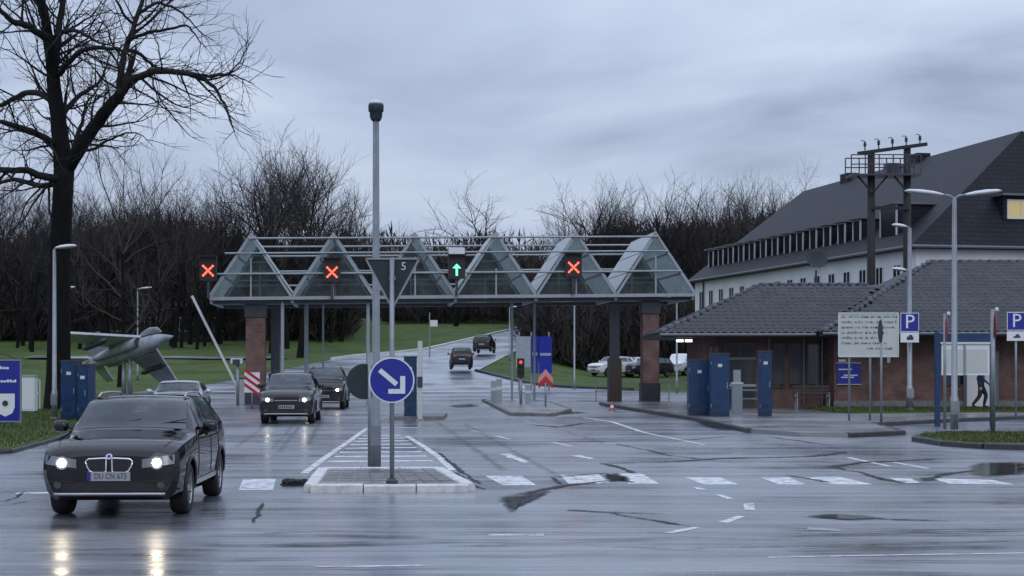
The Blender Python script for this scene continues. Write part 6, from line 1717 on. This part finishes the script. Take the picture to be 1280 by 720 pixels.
# singled-out trees
wood_tree(X(375, 150), 150, 2, 1.07, 'tall bare tree rising above the second gable of the canopy', None)
wood_tree(X(338, 158), 158, 5, 1.14, 'slim bare tree rising above the first gable of the canopy', None)
wood_tree(X(570, 228), 228, 4, 1.10, 'lone round bare tree on the skyline above the middle of the canopy', None, sxy=1.25)
wood_tree(X(150, 112), 112, 3, 1.0, 'bare tree with dark straight trunk right behind the jet', None)
wood_tree(X(925, 190), 190, 5, 1.15, 'tallest bare tree on the skyline left of the barracks roof', None, sxy=.6)
GL, GR = 'trees in the wood at left', 'trees in the wood at right'
LL, LR = 'bare tree in the dark wood behind the jet and the left gables', 'bare tree in the dark wood between the canopy and the barracks'
for i in range(72):
    u = -60 + 490 * (i + tq.random()) / 72; y = tq.uniform(165, 225)
    topv = 198 + 18 * math.sin(u * .03) + (22 if u > 405 else 0) - 24 * sstep(280, 320, u) * (1 - sstep(395, 420, u)) + tq.uniform(-14, 26) + (24 if 90 < u < 190 else 0)
    k = tq.randrange(6); x = X(u, y); Hn = 20; s = (Z(topv, y) - hill(x, y)) / Hn
    wood_tree(x, y, k, s, LL, GL)
for i in range(84):
    u = 690 + 480 * (i + tq.random()) / 84; y = tq.uniform(178, 232)
    topv = 280 - 55 * sstep(660, 760, u) - 12 * sstep(860, 960, u) + tq.uniform(-20, 30)
    k = tq.randrange(6); x = X(u, y); Hn = 20; s = (Z(topv, y) - hill(x, y)) / Hn
    wood_tree(x, y, k, s, LR, GR)
for i in range(14):
    u = 432 + 250 * (i + tq.random()) / 14; y = tq.uniform(255, 300); k = tq.randrange(6); x = X(u, y); topv = 262 + 22 * sstep(600, 650, u) * (1 - sstep(655, 690, u)) + tq.uniform(-8, 24)
    if 540 < u < 600: topv += 20
    s = (Z(topv, y) - hill(x, y)) / 20
    wood_tree(x, y, k, s, 'small bare tree on the skyline beyond the hill road', 'skyline trees beyond the road')

# ---- thicket: the uncountable mass of stems, twigs and ivy under the trees
def thicket(u0, u1, y0, y1, vtop, n, name, label, seed):
    q = random.Random(seed); mb = MB(); V, Fc = mb.v, mb.f
    for _ in range(n):
        u = q.uniform(u0, u1); y = q.uniform(y0, y1); x = X(u, y); z0 = hill(x, y)
        top = (Z(vtop(u) + 7 * math.sin(u * .07 + y) + 5 * math.sin(u * .19 + 2 * y), y) - z0) * (.25 + .8 * q.random() ** .7)
        zc = z0 + top * (1 - q.random() ** 1.1)
        L = q.uniform(1.4, 3.4); a = q.uniform(0, 2 * PI); el = R(q.uniform(20, 88))
        dx, dy, dz = math.cos(a) * math.cos(el) * L, math.sin(a) * math.cos(el) * L, math.sin(el) * L
        w = q.uniform(.007, .022); b = len(V)
        px, py = w, w * q.uniform(-.5, .5)
        V.extend([(x - px, y - py, zc), (x + px, y + py, zc), (x + dx * .5 + px * .6 + q.uniform(-.2, .2), y + dy * .5, zc + dz * .5), (x + dx * .5 - px * .6 + q.uniform(-.2, .2), y + dy * .5, zc + dz * .5), (x + dx, y + dy, zc + dz)])
        Fc.extend([(b, b + 1, b + 2, b + 3), (b + 3, b + 2, b + 4)])
    o = mb.build(name, 'thicket', fixn=False); o['kind'] = 'stuff'; o['label'] = label
def vl(u): return 302 + 14 * math.sin(u * .02 + 1) + 10 * sstep(300, 430, u)
def vr(u): return 360 - 62 * sstep(670, 770, u) - 10 * sstep(880, 980, u)
for u, y, k, s in ((40, 160, 0, .8), (62, 170, 3, .9), (112, 164, 1, .85), (136, 172, 5, .9), (196, 160, 3, .75), (214, 171, 0, .95), (246, 166, 5, .85), (268, 174, 1, .95)):
    wood_tree(X(u, y), y, k, s, LL, GL)
thicket(-330, 440, 182, 240, vl, 205000, 'left_thicket', 'dense dark thicket of stems filling the left wood', 5)
thicket(655, 1180, 190, 245, vr, 150000, 'right_thicket', 'dense dark thicket of stems filling the right wood', 6)
thicket(425, 680, 265, 310, lambda u: 306 + 6 * math.sin(u * .05), 26000, 'far_thicket', 'low dark thicket along the skyline beyond the road', 8)
thicket(665, 900, 150, 172, lambda u: 395 + 10 * math.sin(u * .06), 16000, 'verge_thicket', 'dark shrubs behind the parked cars', 9)
thicket(480, 640, 236, 262, lambda u: 380 + 8 * math.sin(u * .06), 12000, 'slope_thicket', 'dark shrubs on the slope beside the hill road', 10)
